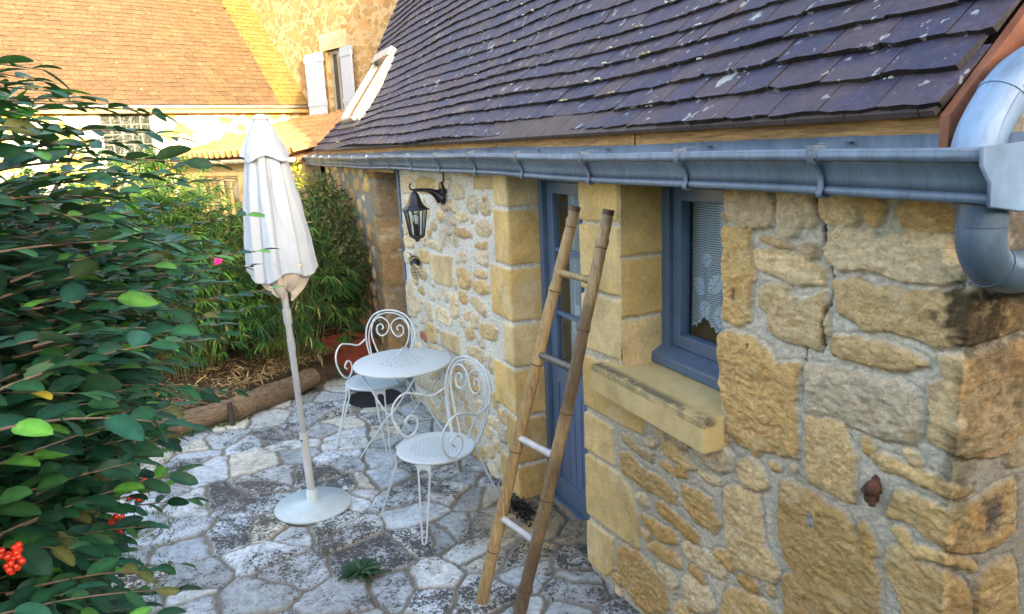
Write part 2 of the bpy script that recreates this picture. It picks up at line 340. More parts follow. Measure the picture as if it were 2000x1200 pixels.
def build_patio():
    xs=[-1.7]
    while xs[-1]>-9.6: xs.append(xs[-1]-max(.009,.0042*abs(xs[-1])-.004))
    xs=np.array(xs); ys=np.arange(-3.5,.24,.0105)
    X,Y=np.meshgrid(xs,ys,indexing='ij')
    r=np.random.default_rng(12); pts=[]
    step=.275
    for gx in np.arange(-10,-1.2,step):
        for gy in np.arange(-3.8,.5,step):
            if r.random()<.82: pts.append((gx+r.uniform(-.16,.16),gy+r.uniform(-.16,.16)))
            if r.random()<.16: pts.append((gx+r.uniform(-.2,.2),gy+r.uniform(-.2,.2)))
    P=np.array(pts); n=len(P)
    wx=X+.05*fbm(X*4,Y*4,21)+.012*fbm(X*15,Y*15,22); wy=Y+.05*fbm(X*4,Y*4,23)+.012*fbm(X*15,Y*15,24)
    q=np.stack([wx.ravel(),wy.ravel()],-1).astype(np.float32); ed=np.full(len(q),9.,np.float32); idx=np.zeros(len(q),int)
    for s in range(0,len(q),20000):
        b=q[s:s+20000]; d=((b[:,None,0]-P[None,:,0])**2+(b[:,None,1]-P[None,:,1])**2)
        o=np.argpartition(d,5,axis=1)[:,:6]; dd=np.take_along_axis(d,o,1); k=np.argmin(dd,1); i1=o[np.arange(len(b)),k]; idx[s:s+20000]=i1
        e=np.full(len(b),9.)
        for j in range(6):
            i2=o[:,j]; w=P[i1]-P[i2]; L=np.linalg.norm(w,axis=1); mid=(P[i1]+P[i2])/2
            dist=((b-mid)*w).sum(1)/np.maximum(L,1e-6); e=np.where(L>1e-6,np.minimum(e,dist),e)
        ed[s:s+20000]=e
    ed=ed.reshape(X.shape); idx=idx.reshape(X.shape)
    jw=.005+.008*hsh(idx,idx*0,3,4); st=sst(0,.010,ed-jw)
    tilt=(hsh(idx,idx,1,5)-.5)*.022
    H=st*(.012+tilt*.8)+.0065*fbm(X*9,Y*9,31)*(.5+st)+.0022*fbm(X*40,Y*40,33,3)*(.3+st)-.004*(1-st)*vn(X*30,Y*30,8)
    Z=gz(X)-.012+H
    rnd=hsh(idx,idx*0,7,6); rn2=hsh(idx,idx*0,9,8)
    pal=np.array([(.53,.595,.66),(.63,.67,.69),(.45,.51,.57),(.60,.585,.51),(.55,.605,.66),(.41,.455,.49)])
    C=pal[(rnd*5.99).astype(int)]*(.85+.3*rn2)[...,None]
    mort=np.array([.225,.205,.17])*(.8+.45*vn(X*5,Y*5,3))[...,None]
    # warm threshold stones by the door
    dn=sst(.55,.15,np.hypot((X+3.55)/1.2,(Y+.02)/1.0)); C=C*(1-dn[...,None])+dn[...,None]*np.array([.46,.34,.19])
    # dark damp strip of mortar and debris along the foot of the wall
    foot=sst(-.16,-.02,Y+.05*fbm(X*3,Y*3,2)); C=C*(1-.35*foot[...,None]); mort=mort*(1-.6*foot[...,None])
    C=mort*(1-st[...,None])+C*st[...,None]
    a=(st>.5)*(.05+.95*hsh(idx,idx*0,5,14)**1.5)*st
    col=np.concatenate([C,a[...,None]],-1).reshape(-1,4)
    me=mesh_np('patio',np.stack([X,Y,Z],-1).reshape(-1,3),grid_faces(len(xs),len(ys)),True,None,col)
    tag(link('patio',me,MPAT),kind='structure')
build_patio()

# ------------------------------------------------------------ cottage: stone walls as relief sheets
cottage=empty('cottage',(-1.15,0,0),'low stone cottage with dark tiled roof, blue door and lace-curtained window','cottage')
A_=lambda *p:[(1400+u/2.608,300+v/2.608) for u,v in p]
B_=lambda *p:[(1400+u/2.608,740+v/2.608) for u,v in p]
C_=lambda *p:[(1000+u/3,680+v/3) for u,v in p]
D_=lambda *p:[(1000+u/3,320+v/3) for u,v in p]
E_=lambda *p:[(700+u/4,320+v/4) for u,v in p]
F_=lambda *p:[(620+u/3.75,580+v/3.75) for u,v in p]
G_=lambda *p:[(700+u/3,800+v/3) for u,v in p]
OCH=[(.73,.49,.22),(.66,.43,.18),(.79,.58,.32),(.60,.37,.135),(.80,.63,.39),(.72,.50,.25)]
TAN=[(.68,.53,.34),(.64,.47,.27),(.62,.51,.36)]
def poly_sd(px,pz,poly):
    P=np.array(poly); n=len(P); d=np.full(px.shape,1e9); ins=np.zeros(px.shape,bool)
    for i in range(n):
        a=P[i]; b=P[(i+1)%n]; e=b-a; wx=px-a[0]; wz=pz-a[1]
        t=np.clip((wx*e[0]+wz*e[1])/(e@e+1e-12),0,1); d=np.minimum(d,(wx-e[0]*t)**2+(wz-e[1]*t)**2)
        c=((a[1]>pz)!=(b[1]>pz))&(px<(b[0]-a[0])*(pz-a[1])/((b[1]-a[1])+1e-12)+a[0]); ins^=c
    return np.where(ins,1,-1)*np.sqrt(d)
def smooth_poly(poly):
    out=[]; n=len(poly)
    for i in range(n):
        a=np.array(poly[i]); b=np.array(poly[(i+1)%n]); out+= [tuple(a*.8+b*.2),tuple(a*.2+b*.8)]
    return out
class Panel:
    def __init__(s,path,us_step,z0,z1,zstep,seed,extra_u=(),extra_z=()):
        s.P=np.array(path,float); L=np.linalg.norm(np.diff(s.P,axis=0),axis=1); s.cu=np.concatenate([[0],np.cumsum(L)]); s.seed=seed
        cuts=sorted(set(list(s.cu)+list(extra_u))); us=[]
        for a,b in zip(cuts[:-1],cuts[1:]):
            n=max(1,int(round((b-a)/us_step))); us+=list(np.linspace(a,b,n+1)[:-1])
        s.us=np.array(us+[cuts[-1]])
        cz=sorted(set([z0,z1]+list(extra_z))); zs=[]
        for a,b in zip(cz[:-1],cz[1:]):
            n=max(1,int(round((b-a)/zstep))); zs+=list(np.linspace(a,b,n+1)[:-1])
        s.zs=np.array(zs+[cz[-1]]); s.z0=z0; s.z1=z1; s.st=[]
    def u_of(s,px,py,front,ends):
        """picture point -> (u,z) on the front face, or on the return beyond its right end"""
        h=hit(px,py,1,0.0); x0,x1=s.P[front][0],s.P[front+1][0]
        if h[0]>x1 and ends:
            h=hit(px,py,0,x1); return s.cu[front+1]+max(h[1],0),h[2]
        return s.cu[front]+(h[0]-x0),h[2]
    def add(s,poly,kind='rough',col=None,h=None,front=1,ends=True,px=True):
        q=[s.u_of(*p,front,ends) for p in poly] if px else list(poly)
        if len(q)<=6 and kind=='rough': q=smooth_poly(q)
        i=len(s.st); rr=random.Random(s.seed*1000+i)
        if col is None: col=rr.choice(OCH+OCH+TAN) if kind=='rough' else rr.choice([(.72,.52,.24),(.74,.56,.29),(.66,.45,.18),(.74,.60,.36)])
        k=rr.uniform(.85,1.12); s.st.append((q,kind,tuple(c*k for c in col),h if h is not None else (rr.uniform(.011,.022) if kind=='rough' else .012)))
    def infill(s,u0,u1,z0,z1,size,tries,seed,zr=.55):
        r=random.Random(seed); cell=.015; nu=int((u1-u0)/cell)+1; nz=int((z1-z0)/cell)+1
        U,Z=np.meshgrid(u0+cell*np.arange(nu),z0+cell*np.arange(nz),indexing='ij'); occ=np.zeros(U.shape,bool)
        for q,k,c,h in s.st:
            a=np.array(q)
            if a[:,0].max()<u0-.1 or a[:,0].min()>u1+.1: continue
            occ|=poly_sd(U,Z,q)>-.014
        for t in range(tries):
            sc=size*(1-.62*t/tries); cu=r.uniform(u0,u1); cz=r.uniform(z0,z1); a=sc*r.uniform(.7,1.3); b=a*r.uniform(zr*.6,zr*1.25); rot=r.uniform(-.22,.22); n=r.choice([6,7,8,9])
            q=[]
            for i in range(n):
                w=2*math.pi*(i+r.uniform(-.28,.28))/n; e=(abs(math.cos(w))**6+abs(math.sin(w))**6)**(-1/6)*r.uniform(.84,1.06)
                x=a*e*math.cos(w);y=b*e*math.sin(w); q.append((cu+x*math.cos(rot)-y*math.sin(rot),cz+x*math.sin(rot)+y*math.cos(rot)))
            i0=max(0,int((cu-1.6*a-u0)/cell)); i1=int((cu+1.6*a-u0)/cell)+2; j0=max(0,int((cz-1.6*a-z0)/cell)); j1=int((cz+1.6*a-z0)/cell)+2
            sd=poly_sd(U[i0:i1,j0:j1],Z[i0:i1,j0:j1],q); m=sd>-.006
            if m.sum()<3 or occ[i0:i1,j0:j1][m].any(): continue
            occ[i0:i1,j0:j1]|=sd>-.014; s.add(q,px=False)
    def build(s,name,parent,holes=(),cracks=(),stains=(),mort=(.62,.56,.45),dots=(),gable=None):
        us,zs=s.us,s.zs; nu,nz=len(us),len(zs); U,Z=np.meshgrid(us,zs,indexing='ij')
        wu=U+.011*fbm(U*14,Z*14,s.seed+1)+.006*fbm(U*45,Z*45,s.seed+2); wz=Z+.011*fbm(U*14,Z*14,s.seed+3)+.006*fbm(U*45,Z*45,s.seed+4)
        H=.003*fbm(U*7,Z*7,s.seed+5)+.0016*fbm(U*50,Z*50,s.seed+6); Cc=np.ones(U.shape+(3,))*np.array(mort)*(.88+.24*vn(U*4,Z*4,s.seed))[...,None]; Mk=np.zeros(U.shape); MI=np.zeros(U.shape,int)
        for q,kind,col,h in s.st:
            a=np.array(q); m=.05
            i0,i1=np.searchsorted(us,[a[:,0].min()-m,a[:,0].max()+m]); j0,j1=np.searchsorted(zs,[a[:,1].min()-m,a[:,1].max()+m])
            if i1-i0<1 or j1-j0<1: continue
            sl_=(slice(i0,i1),slice(j0,j1)); uu,zz=(U[sl_]*.6+wu[sl_]*.4,Z[sl_]*.6+wz[sl_]*.4) if kind=='ash' else (wu[sl_],wz[sl_])
            sd=poly_sd(uu,zz,q)
            if kind=='ash': k=sst(-.002,.008,sd); hh=k*h+k*.0026*fbm(U[sl_]*14,Z[sl_]*14,s.seed+7)-k*.006*np.clip(fbm(U[sl_]*26,Z[sl_]*26,s.seed+16,3)-.42,0,1)
            else:
                sd=sd+.0085+.0045*fbm(U[sl_]*70,Z[sl_]*70,s.seed+12,2)
                k=sst(-.002,.005,sd); rg=1-2*np.abs(fbm(U[sl_]*16+.6*fbm(U[sl_]*7,Z[sl_]*7,s.seed+15),Z[sl_]*30,s.seed+13,4)); rg2=1-2*np.abs(fbm(U[sl_]*45,Z[sl_]*75,s.seed+14,3))
                hh=k*(h+.011*fbm(U[sl_]*8,Z[sl_]*11,s.seed+8)+.0058*(rg-.6)+.0038*(rg2-.6))*(.72+.28*sst(0,.03,sd))-.006*np.exp(-((sd+.006)/.005)**2)
            H[sl_]=H[sl_]*(1-k)+hh
            kc=sst(-.003,.004,sd); Cc[sl_]=Cc[sl_]*(1-kc[...,None])+np.array(col)*kc[...,None]
            Mk[sl_]=np.maximum(Mk[sl_],kc) if kind!='ash' else Mk[sl_]*(1-kc); MI[sl_]=np.where(kc>.5,1 if kind=='ash' else 0,MI[sl_])
        if gable is not None: Cc=Cc*(1-.52*sst(gable-.02,gable+.03,U+.03*fbm(Z*9,U*9,s.seed+18)))[...,None]  # gable side darker than the front: weathering plus shade put into the colour
        for pts,wd in cracks:
            d=np.full(U.shape,1e9)
            for a,b in zip(pts[:-1],pts[1:]):
                a=np.array(a);b=np.array(b);e=b-a; t=np.clip(((wu-a[0])*e[0]+(wz-a[1])*e[1])/(e@e),0,1); d=np.minimum(d,np.hypot(wu-a[0]-t*e[0],wz-a[1]-t*e[1]))
            k=sst(wd+.002,wd*.4,d); H-=k*.012; Cc*=(1-.95*k)[...,None]
        for (u,z,ru,rz_,col,am) in stains:
            k=am*sst(1.05,.55,np.hypot((U-u)/ru,(Z-z)/rz_)+.5*fbm(U*12,Z*12,s.seed+11)+.45*fbm(U*55,Z*55,s.seed+17,3)); Cc=Cc*(1-k[...,None])+np.array(col)*k[...,None]
        for (u,z,ru,rz_,col,dep) in dots:
            k=sst(1.05,.75,np.hypot((wu-u)/ru,(wz-z)/rz_)); H-=k*dep; Cc=Cc*(1-k[...,None])+np.array(col)*k[...,None]
        # normals along the path, blended over a small radius at corners
        nx=np.zeros(nu);ny=np.zeros(nu);bx=np.interp(us,s.cu,s.P[:,0]);by=np.interp(us,s.cu,s.P[:,1])
        sg=[]
        for a,b in zip(s.P[:-1],s.P[1:]):
            d=(b-a)/np.linalg.norm(b-a); sg.append(np.array([d[1],-d[0]]))
        for i,u in enumerate(us):
            k=min(max(np.searchsorted(s.cu,u,side='right')-1,0),len(sg)-1); v=sg[k].copy()
            for c in range(1,len(s.cu)-1):
                if abs(u-s.cu[c])<.012:
                    t=.5+.5*(u-s.cu[c])/.012; v=sg[c-1]*(1-t)+sg[c]*t; v=v/max(abs(v).max(),1e-6)
            nx[i],ny[i]=v
        edge=np.zeros(nu)
        V=np.stack([bx[:,None]+nx[:,None]*H,by[:,None]+ny[:,None]*H,Z],-1)
        keep=np.ones((nu-1,nz-1),bool); cm=(us[:-1]+us[1:])/2; cz=(zs[:-1]+zs[1:])/2
        for (u0,u1,z0,z1) in holes: keep&=~(((cm>u0)&(cm<u1))[:,None]&((cz>z0)&(cz<z1))[None,:])
        f=grid_faces(nu,nz,keep); mi=MI[:-1,:-1][keep]
        col=np.concatenate([Cc,Mk[...,None]],-1).reshape(-1,4)
        me=mesh_np(name,V.reshape(-1,3),f,True,mi,col); return link(name,me,[MW,MA],parent)
ZT=2.13
# --- right-hand panel: door reveal, pier, window, near corner, gable return
pr_=Panel([(-3.04,.32),(-3.04,0),(-1.15,0),(-1.15,1.6)],.0052,-.06,ZT,.0052,1,extra_u=(.32+.34,.32+1.01),extra_z=(1.09,))
UF=lambda x:.32+(x+3.04)
for q in [A_((55,170),(290,190),(295,360),(200,372),(60,350)),A_((325,185),(520,195),(510,350),(420,372),(380,415),(330,400),(320,300)),A_((550,195),(725,205),(735,330),(690,360),(600,366),(530,320)),
  A_((735,215),(860,250),(850,350),(790,360),(765,320)),A_((940,240),(1205,260),(1230,400),(1100,400),(1000,385),(945,350)),
  A_((35,385),(120,392),(175,390),(172,480),(188,600),(170,750),(165,840),(100,870),(45,830),(50,700),(30,600),(40,480)),
  A_((230,420),(290,425),(385,465),(370,475),(245,455)),A_((430,465),(480,458),(525,485),(510,520),(455,530),(425,500)),
  A_((200,500),(330,500),(450,530),(555,610),(545,655),(430,665),(300,620),(220,585)),
  A_((240,690),(300,672),(370,675),(380,730),(440,765),(500,740),(560,710),(570,870),(520,985),(410,955),(310,930),(265,890),(280,820),(240,760)),
  A_((560,490),(590,430),(640,390),(800,400),(830,440),(1000,400),(1200,450),(1250,560),(1240,625),(1140,650),(1000,650),(900,635),(780,580),(640,585),(575,545)),
  A_((605,660),(740,645),(830,690),(1000,720),(1130,705),(1240,700),(1330,690),(1560,800),(1560,880),(1310,960),(1150,970),(1000,930),(880,890),(750,880),(640,800),(630,730)),
  A_((585,950),(700,935),(900,990),(1000,1030),(1075,1070),(980,1080),(880,1100),(750,1060),(600,1025)),
  A_((450,1080),(590,1090),(790,1140),(900,1160),(1035,1230),(1045,1310),(1040,1425),(985,1475),(860,1445),(750,1400),(640,1360),(470,1320),(480,1250)),
  A_((1150,1040),(1300,1050),(1420,1000),(1560,960),(1560,1490),(1300,1545),(1200,1520),(1090,1460),(1110,1360),(1100,1180),(1180,1150)),
  [(1407,652),(1440,652),(1469,657),(1495,680),(1515,710),(1559,714),(1555,800),(1558,893),(1530,888),(1510,876),(1488,874),(1477,890),(1460,872),(1442,863),(1425,840),(1425,800),(1408,740)],
  B_((470,200),(560,205),(650,240),(690,330),(715,390),(700,500),(705,610),(650,605),(560,550),(480,520),(470,400)),B_((750,305),(795,310),(785,380),(755,360)),
  B_((800,395),(850,390),(950,440),(1120,500),(1290,560),(1240,600),(1100,550),(960,490),(840,450)),
  B_((915,580),(1010,600),(1050,620),(1280,655),(1420,560),(1510,520),(1510,760),(1400,850),(1250,880),(1170,860),(1080,800),(1000,740),(870,690)),
  B_((340,520),(380,525),(520,600),(650,690),(690,760),(740,850),(790,900),(820,1000),(830,1200),(600,1200),(360,1200),(350,1010),(420,1010),(350,900),(325,700)),
  B_((50,570),(130,560),(215,600),(225,720),(245,850),(300,950),(315,1000),(300,1030),(200,1000),(100,950),(60,850),(45,700)),B_((115,440),(160,410),(240,460),(260,540),(240,570),(120,520)),
  B_((275,425),(310,425),(320,460),(285,460)),B_((375,460),(405,450),(400,475)),B_((725,750),(760,740),(820,870),(820,910),(770,880)),
  B_((895,765),(950,770),(1000,850),(1150,890),(1300,940),(1290,970),(1150,930),(970,880)),B_((875,860),(940,855),(1000,920),(1060,950),(1150,990),(1240,1040),(1290,1130),(1270,1250),(970,1250),(940,1130),(910,1050),(870,980)),
  B_((0,870),(75,900),(90,980),(0,940)),B_((105,990),(170,1010),(220,1070),(200,1090),(130,1040)),B_((50,1070),(160,1090),(290,1170),(280,1260),(30,1260)),B_((255,1070),(290,1060),(290,1095),(265,1095)),
  B_((1330,1000),(1420,940),(1510,900),(1510,1250),(1310,1250)),B_((1480,330),(1560,300),(1560,420),(1470,440)),
  C_((640,510),(690,515),(730,580),(830,620),(825,655),(740,610),(650,540)),C_((785,520),(850,545),(840,580),(800,560)),C_((890,545),(940,555),(1000,600),(1050,660),(1075,700),(1030,700),(940,640),(880,580)),
  C_((875,655),(930,680),(970,730),(970,745),(890,690)),C_((645,620),(700,625),(760,700),(880,770),(960,860),(960,910),(840,850),(700,760),(655,720)),C_((1080,710),(1200,770),(1220,800),(1150,780)),
  C_((740,850),(790,870),(800,930),(740,900)),C_((1000,800),(1060,830),(1170,890),(1180,960),(1210,1020),(1190,1075),(1090,1010),(1010,920)),C_((850,910),(900,920),(980,1000),(1060,1060),(1100,1100),(1090,1140),(1020,1110),(940,1020),(860,960)),
  C_((760,980),(820,1000),(870,1050),(960,1090),(965,1140),(880,1130),(810,1050)),C_((900,480),(1010,520),(1050,570),(1000,590)),C_((1095,610),(1150,580),(1260,590),(1295,640),(1280,720),(1230,730),(1130,670)),
  C_((790,1150),(870,1160),(960,1200),(1000,1290),(880,1240)),[(1212,1065),(1258,1085),(1300,1150),(1310,1196),(1255,1195),(1205,1120)],[(1330,1060),(1375,1075),(1420,1110),(1410,1130),(1350,1095)],[(1335,1120),(1385,1150),(1400,1196),(1345,1190)]]: pr_.add(q)
for q in [D_((412,40),(628,40),(632,345),(415,345)),D_((412,362),(634,368),(642,778),(415,745)),D_((412,768),(642,805),(650,1155),(412,1090)),
  C_((438,45),(530,85),(500,120),(520,215),(780,405),(775,510),(700,478),(438,358)),C_((438,380),(600,465),(605,690),(438,612)),C_((438,642),(640,735),(700,830),(745,1000),(752,1190),(620,1098),(438,985)),C_((438,1015),(600,1118),(605,1300),(560,1340),(438,1260))]:
    p=[pr_.u_of(*c,1,False) for c in q]; p=[(u if u>.36 else -.01,z) for u,z in p]; pr_.add(p,'ash',px=False)
pr_.infill(.34,2.2,-.05,1.1,.07,900,3); pr_.infill(.9,2.2,1.1,2.1,.06,300,4); pr_.infill(2.35,3.75,.0,2.1,.2,500,5)
cr=[pr_.u_of(*p,1,True) for p in [(1608,372),(1600,395),(1604,420),(1610,455),(1612,480),(1622,520),(1628,555),(1622,600),(1612,640),(1606,690)]]
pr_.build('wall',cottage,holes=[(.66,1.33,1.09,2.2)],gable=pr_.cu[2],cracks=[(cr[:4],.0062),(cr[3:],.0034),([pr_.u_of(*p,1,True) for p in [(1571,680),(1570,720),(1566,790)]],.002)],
  stains=[(pr_.cu[2]+.03,1.66,.12,.09,(.022,.018,.013),.88),(pr_.cu[2]+.30,1.75,.3,.4,(.06,.045,.028),.6),(pr_.cu[2]+.03,1.27,.06,.30,(.12,.10,.045),.6),(pr_.u_of(1930,1010,1,True)[0],pr_.u_of(1930,1010,1,True)[1],.05,.07,(.05,.05,.055),.8)],  # broad gable stain also darkens that side in place of shade
  dots=[(*pr_.u_of(1437,578,1,False),.008,.022,(.012,.008,.006),.02),(*pr_.u_of(1437,578,1,False),.004,.004,(.012,.008,.006),.02),(*pr_.u_of(1467,673,1,False),.008,.010,(.015,.010,.008),.02),(*pr_.u_of(1590,1015,1,False),.02,.032,(.42,.40,.35),.004)])
# --- left panel: niche edge .. front .. door reveal
pl_=Panel([(-6.45,.22),(-6.45,0),(-3.94,0),(-3.94,.32)],.0095,-.2,ZT,.0095,2)
_o,_t=OCH,TAN; OCH=[(.70,.55,.34),(.74,.60,.40),(.64,.44,.21),(.70,.58,.42),(.68,.49,.26),(.72,.56,.36)]; TAN=[(.62,.53,.40),(.70,.60,.46)]
for q in [E_((745,160),(830,185),(830,270),(740,265)),E_((870,250),(930,260),(940,310),(935,370),(880,385),(850,330)),E_((965,290),(1030,295),(1035,400),(970,395)),E_((770,385),(840,385),(860,440),(780,455)),E_((755,505),(820,510),(885,545),(880,580),(760,560)),E_((915,465),(1000,450),(1040,490),(1030,560),(930,560)),
  E_((920,620),(1010,610),(1000,665),(930,665)),E_((915,700),(1010,690),(1020,800),(925,770)),E_((775,810),(830,820),(885,870),(880,980),(790,960)),E_((905,840),(1000,835),(1015,880),(920,890)),E_((895,915),(1025,930),(1030,1020),(910,1000)),E_((480,660),(560,700),(575,770),(490,770)),E_((540,600),(660,640),(655,685),(550,640)),
  E_((610,360),(650,370),(655,450),(620,440)),E_((490,800),(540,830),(530,910),(490,880)),E_((860,1040),(940,1050),(1000,1120),(1000,1200),(920,1140)),E_((725,1010),(770,1020),(790,1200),(730,1200)),E_((380,900),(440,920),(470,1200),(390,1190)),E_((470,970),(510,960),(530,1020),(480,1010)),E_((540,1000),(590,1020),(600,1070),(550,1050)),
  E_((360,270),(400,290),(395,330),(365,320)),E_((670,480),(720,520),(725,560),(680,530)),E_((790,1000),(845,1005),(850,1100),(800,1080)),E_((360,570),(430,570),(440,660),(370,650)),E_((340,100),(440,110),(440,230),(345,220)),E_((455,110),(600,115),(600,230),(460,225)),E_((680,120),(730,125),(720,200),(680,190)),
  F_((865,55),(960,110),(985,200),(960,215),(880,170)),F_((1085,120),(1120,110),(1120,160),(1080,160)),F_((1130,130),(1180,140),(1175,235),(1150,230)),F_((1195,190),(1320,215),(1320,320),(1210,290)),F_((1085,235),(1140,230),(1160,310),(1100,310)),F_((1160,280),(1210,290),(1230,375),(1200,370)),F_((1090,365),(1200,380),(1220,470),(1190,480),(1110,430)),
  F_((680,20),(750,20),(760,110),(690,120)),F_((770,140),(800,160),(800,200),(770,190)),F_((1080,470),(1110,490),(1120,550),(1085,540)),F_((945,580),(1000,600),(1010,680),(960,660)),F_((1240,870),(1320,900),(1330,980),(1250,930)),F_((1285,700),(1330,720),(1320,830),(1290,800)),F_((1215,930),(1280,970),(1280,1040),(1225,1010)),F_((1230,1080),(1300,1110),(1300,1180),(1240,1170)),F_((700,560),(840,600),(850,700),(750,660)),F_((720,330),(760,345),(760,390),(720,380))]: pl_.add(q,front=1,ends=False)
pl_.add(F_((760,250),(800,270),(810,330),(770,310)),col=(.36,.16,.10),ends=False)
for q in [E_((570,700),(740,730),(740,970),(600,930),(560,830)),F_((905,240),(1050,290),(1055,440),(960,390),(910,350)),E_((905,95),(1160,100),(1162,205),(905,200))]: pl_.add(q,'ash',col=(.54,.40,.22),ends=False)
zc=[-.25,.16,.47,.78,1.06,1.40,1.74,2.2]; 
for k,(za,zb) in enumerate(zip(zc[:-1],zc[1:])):
    w=[.30,.16,.34,.15,.32,.22,.20][k]; uc=pl_.cu[2]
    pl_.add([(uc-w,za+.012),(uc+.4,za+.012),(uc+.4,zb-.012),(uc-w,zb-.012)],'ash',px=False)
pl_.infill(.3,pl_.cu[2]-.1,-.2,2.1,.125,700,8,.75); pl_.infill(.3,pl_.cu[2]-.1,-.2,2.1,.06,500,18,.75)
pl_.build('wall',cottage,mort=(.68,.65,.58)); OCH,TAN=_o,_t
# --- far panel beyond the niche, its right-hand return is the brown quoined reveal
pf_=Panel([(-10.45,0),(-7.3,0),(-7.3,.24)],.02,-.4,ZT,.02,4)
for k in range(7):
    za=-.35+.36*k; uc=pf_.cu[1]; w=[.42,.25][k%2]; pf_.add([(uc-w,za+.012),(uc+.3,za+.012),(uc+.3,za+.348),(uc-w,za+.348)],'rough',col=[(.30,.19,.09),(.34,.23,.12),(.27,.20,.13)][k%3],px=False)
pf_.infill(.05,pf_.cu[1]-.2,-.3,2.1,.13,500,9,.7); pf_.build('wall',cottage,mort=(.30,.28,.24))
# --- window reveal (seen side), back of the niche, inner walls and closing masonry
pw_=Panel([(-2.70,-.008),(-2.70,.34)],.0095,1.05,ZT,.0095,5)
for za,zb in ((1.0,1.33),(1.345,1.60),(1.615,1.93),(1.95,2.2)): pw_.add([(-.02,za),(.4,za),(.4,zb),(-.02,zb)],'ash',px=False)
pw_.build('wall',cottage)
for a_,b_,nm in (((-2.03,.003,1.05),(-2.022,.34,ZT),'window_reveal'),((-2.70,.24,.95),(-2.03,.34,1.16),'window_base'),((-7.29,.20,-.3),(-6.46,.24,ZT),'niche_back'),((-3.93,.0,1.955),(-3.05,.2,ZT),'lintel'),((-2.69,.004,1.955),(-2.04,.2,ZT),'lintel'),((-7.45,-.035,1.90),(-6.46,.15,1.96),'lintel')):
    b=MB(); b.box(a_,b_); b.build(nm,M_ZINCL if nm=='niche_back' else M_LINT,cottage)
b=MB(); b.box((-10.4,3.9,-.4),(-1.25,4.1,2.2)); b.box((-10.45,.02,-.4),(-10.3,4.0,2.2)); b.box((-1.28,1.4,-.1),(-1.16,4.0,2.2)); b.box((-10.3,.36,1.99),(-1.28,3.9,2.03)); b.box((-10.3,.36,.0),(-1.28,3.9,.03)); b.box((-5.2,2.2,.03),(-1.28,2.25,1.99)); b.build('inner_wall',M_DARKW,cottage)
b=MB(); b.box((-2.80,-.105,1.005),(-1.992,.235,1.128)); 
def m_sill():
    t=NT('sill_stone'); f=t.noise(8,5,.65); g=t.noise(45,5,.7); k=t.noise(16,6,.75)
    v=t.ramp(f,[(.3,(.50,.37,.16)),(.7,(.70,.54,.27))]); c=t.n('TexCoord'); sp=t.n('SeparateXYZ'); t.l(c.outputs['Object'],sp.inputs[0])
    top=t.math('MULTIPLY',t.math('GREATER_THAN',sp.outputs[2],1.100),t.math('MULTIPLY',t.math('SUBTRACT',.045,t.math('ABSOLUTE',t.math('ADD',sp.outputs[1],.080))),30,True))
    am=t.math('MULTIPLY',t.math('ADD',t.math('MULTIPLY',t.math('SUBTRACT',t.noise(9,7,.8,t.coord((.7,1,1)),.5),.48),9),.5,True),top,True)
    v=t.mix(t.math('MULTIPLY',am,.8),v,(.06,.065,.055)); v=t.mix(t.ramp(k,[(.58,0),(.72,.45)]),v,(.30,.30,.14)); t.base(v); t.set(Roughness=.92); t.bump(t.math('ADD',g,t.math('MULTIPLY',k,.8)),.6,.008); return t.m
so=b.build('window_sill',m_sill(),cottage,.007)

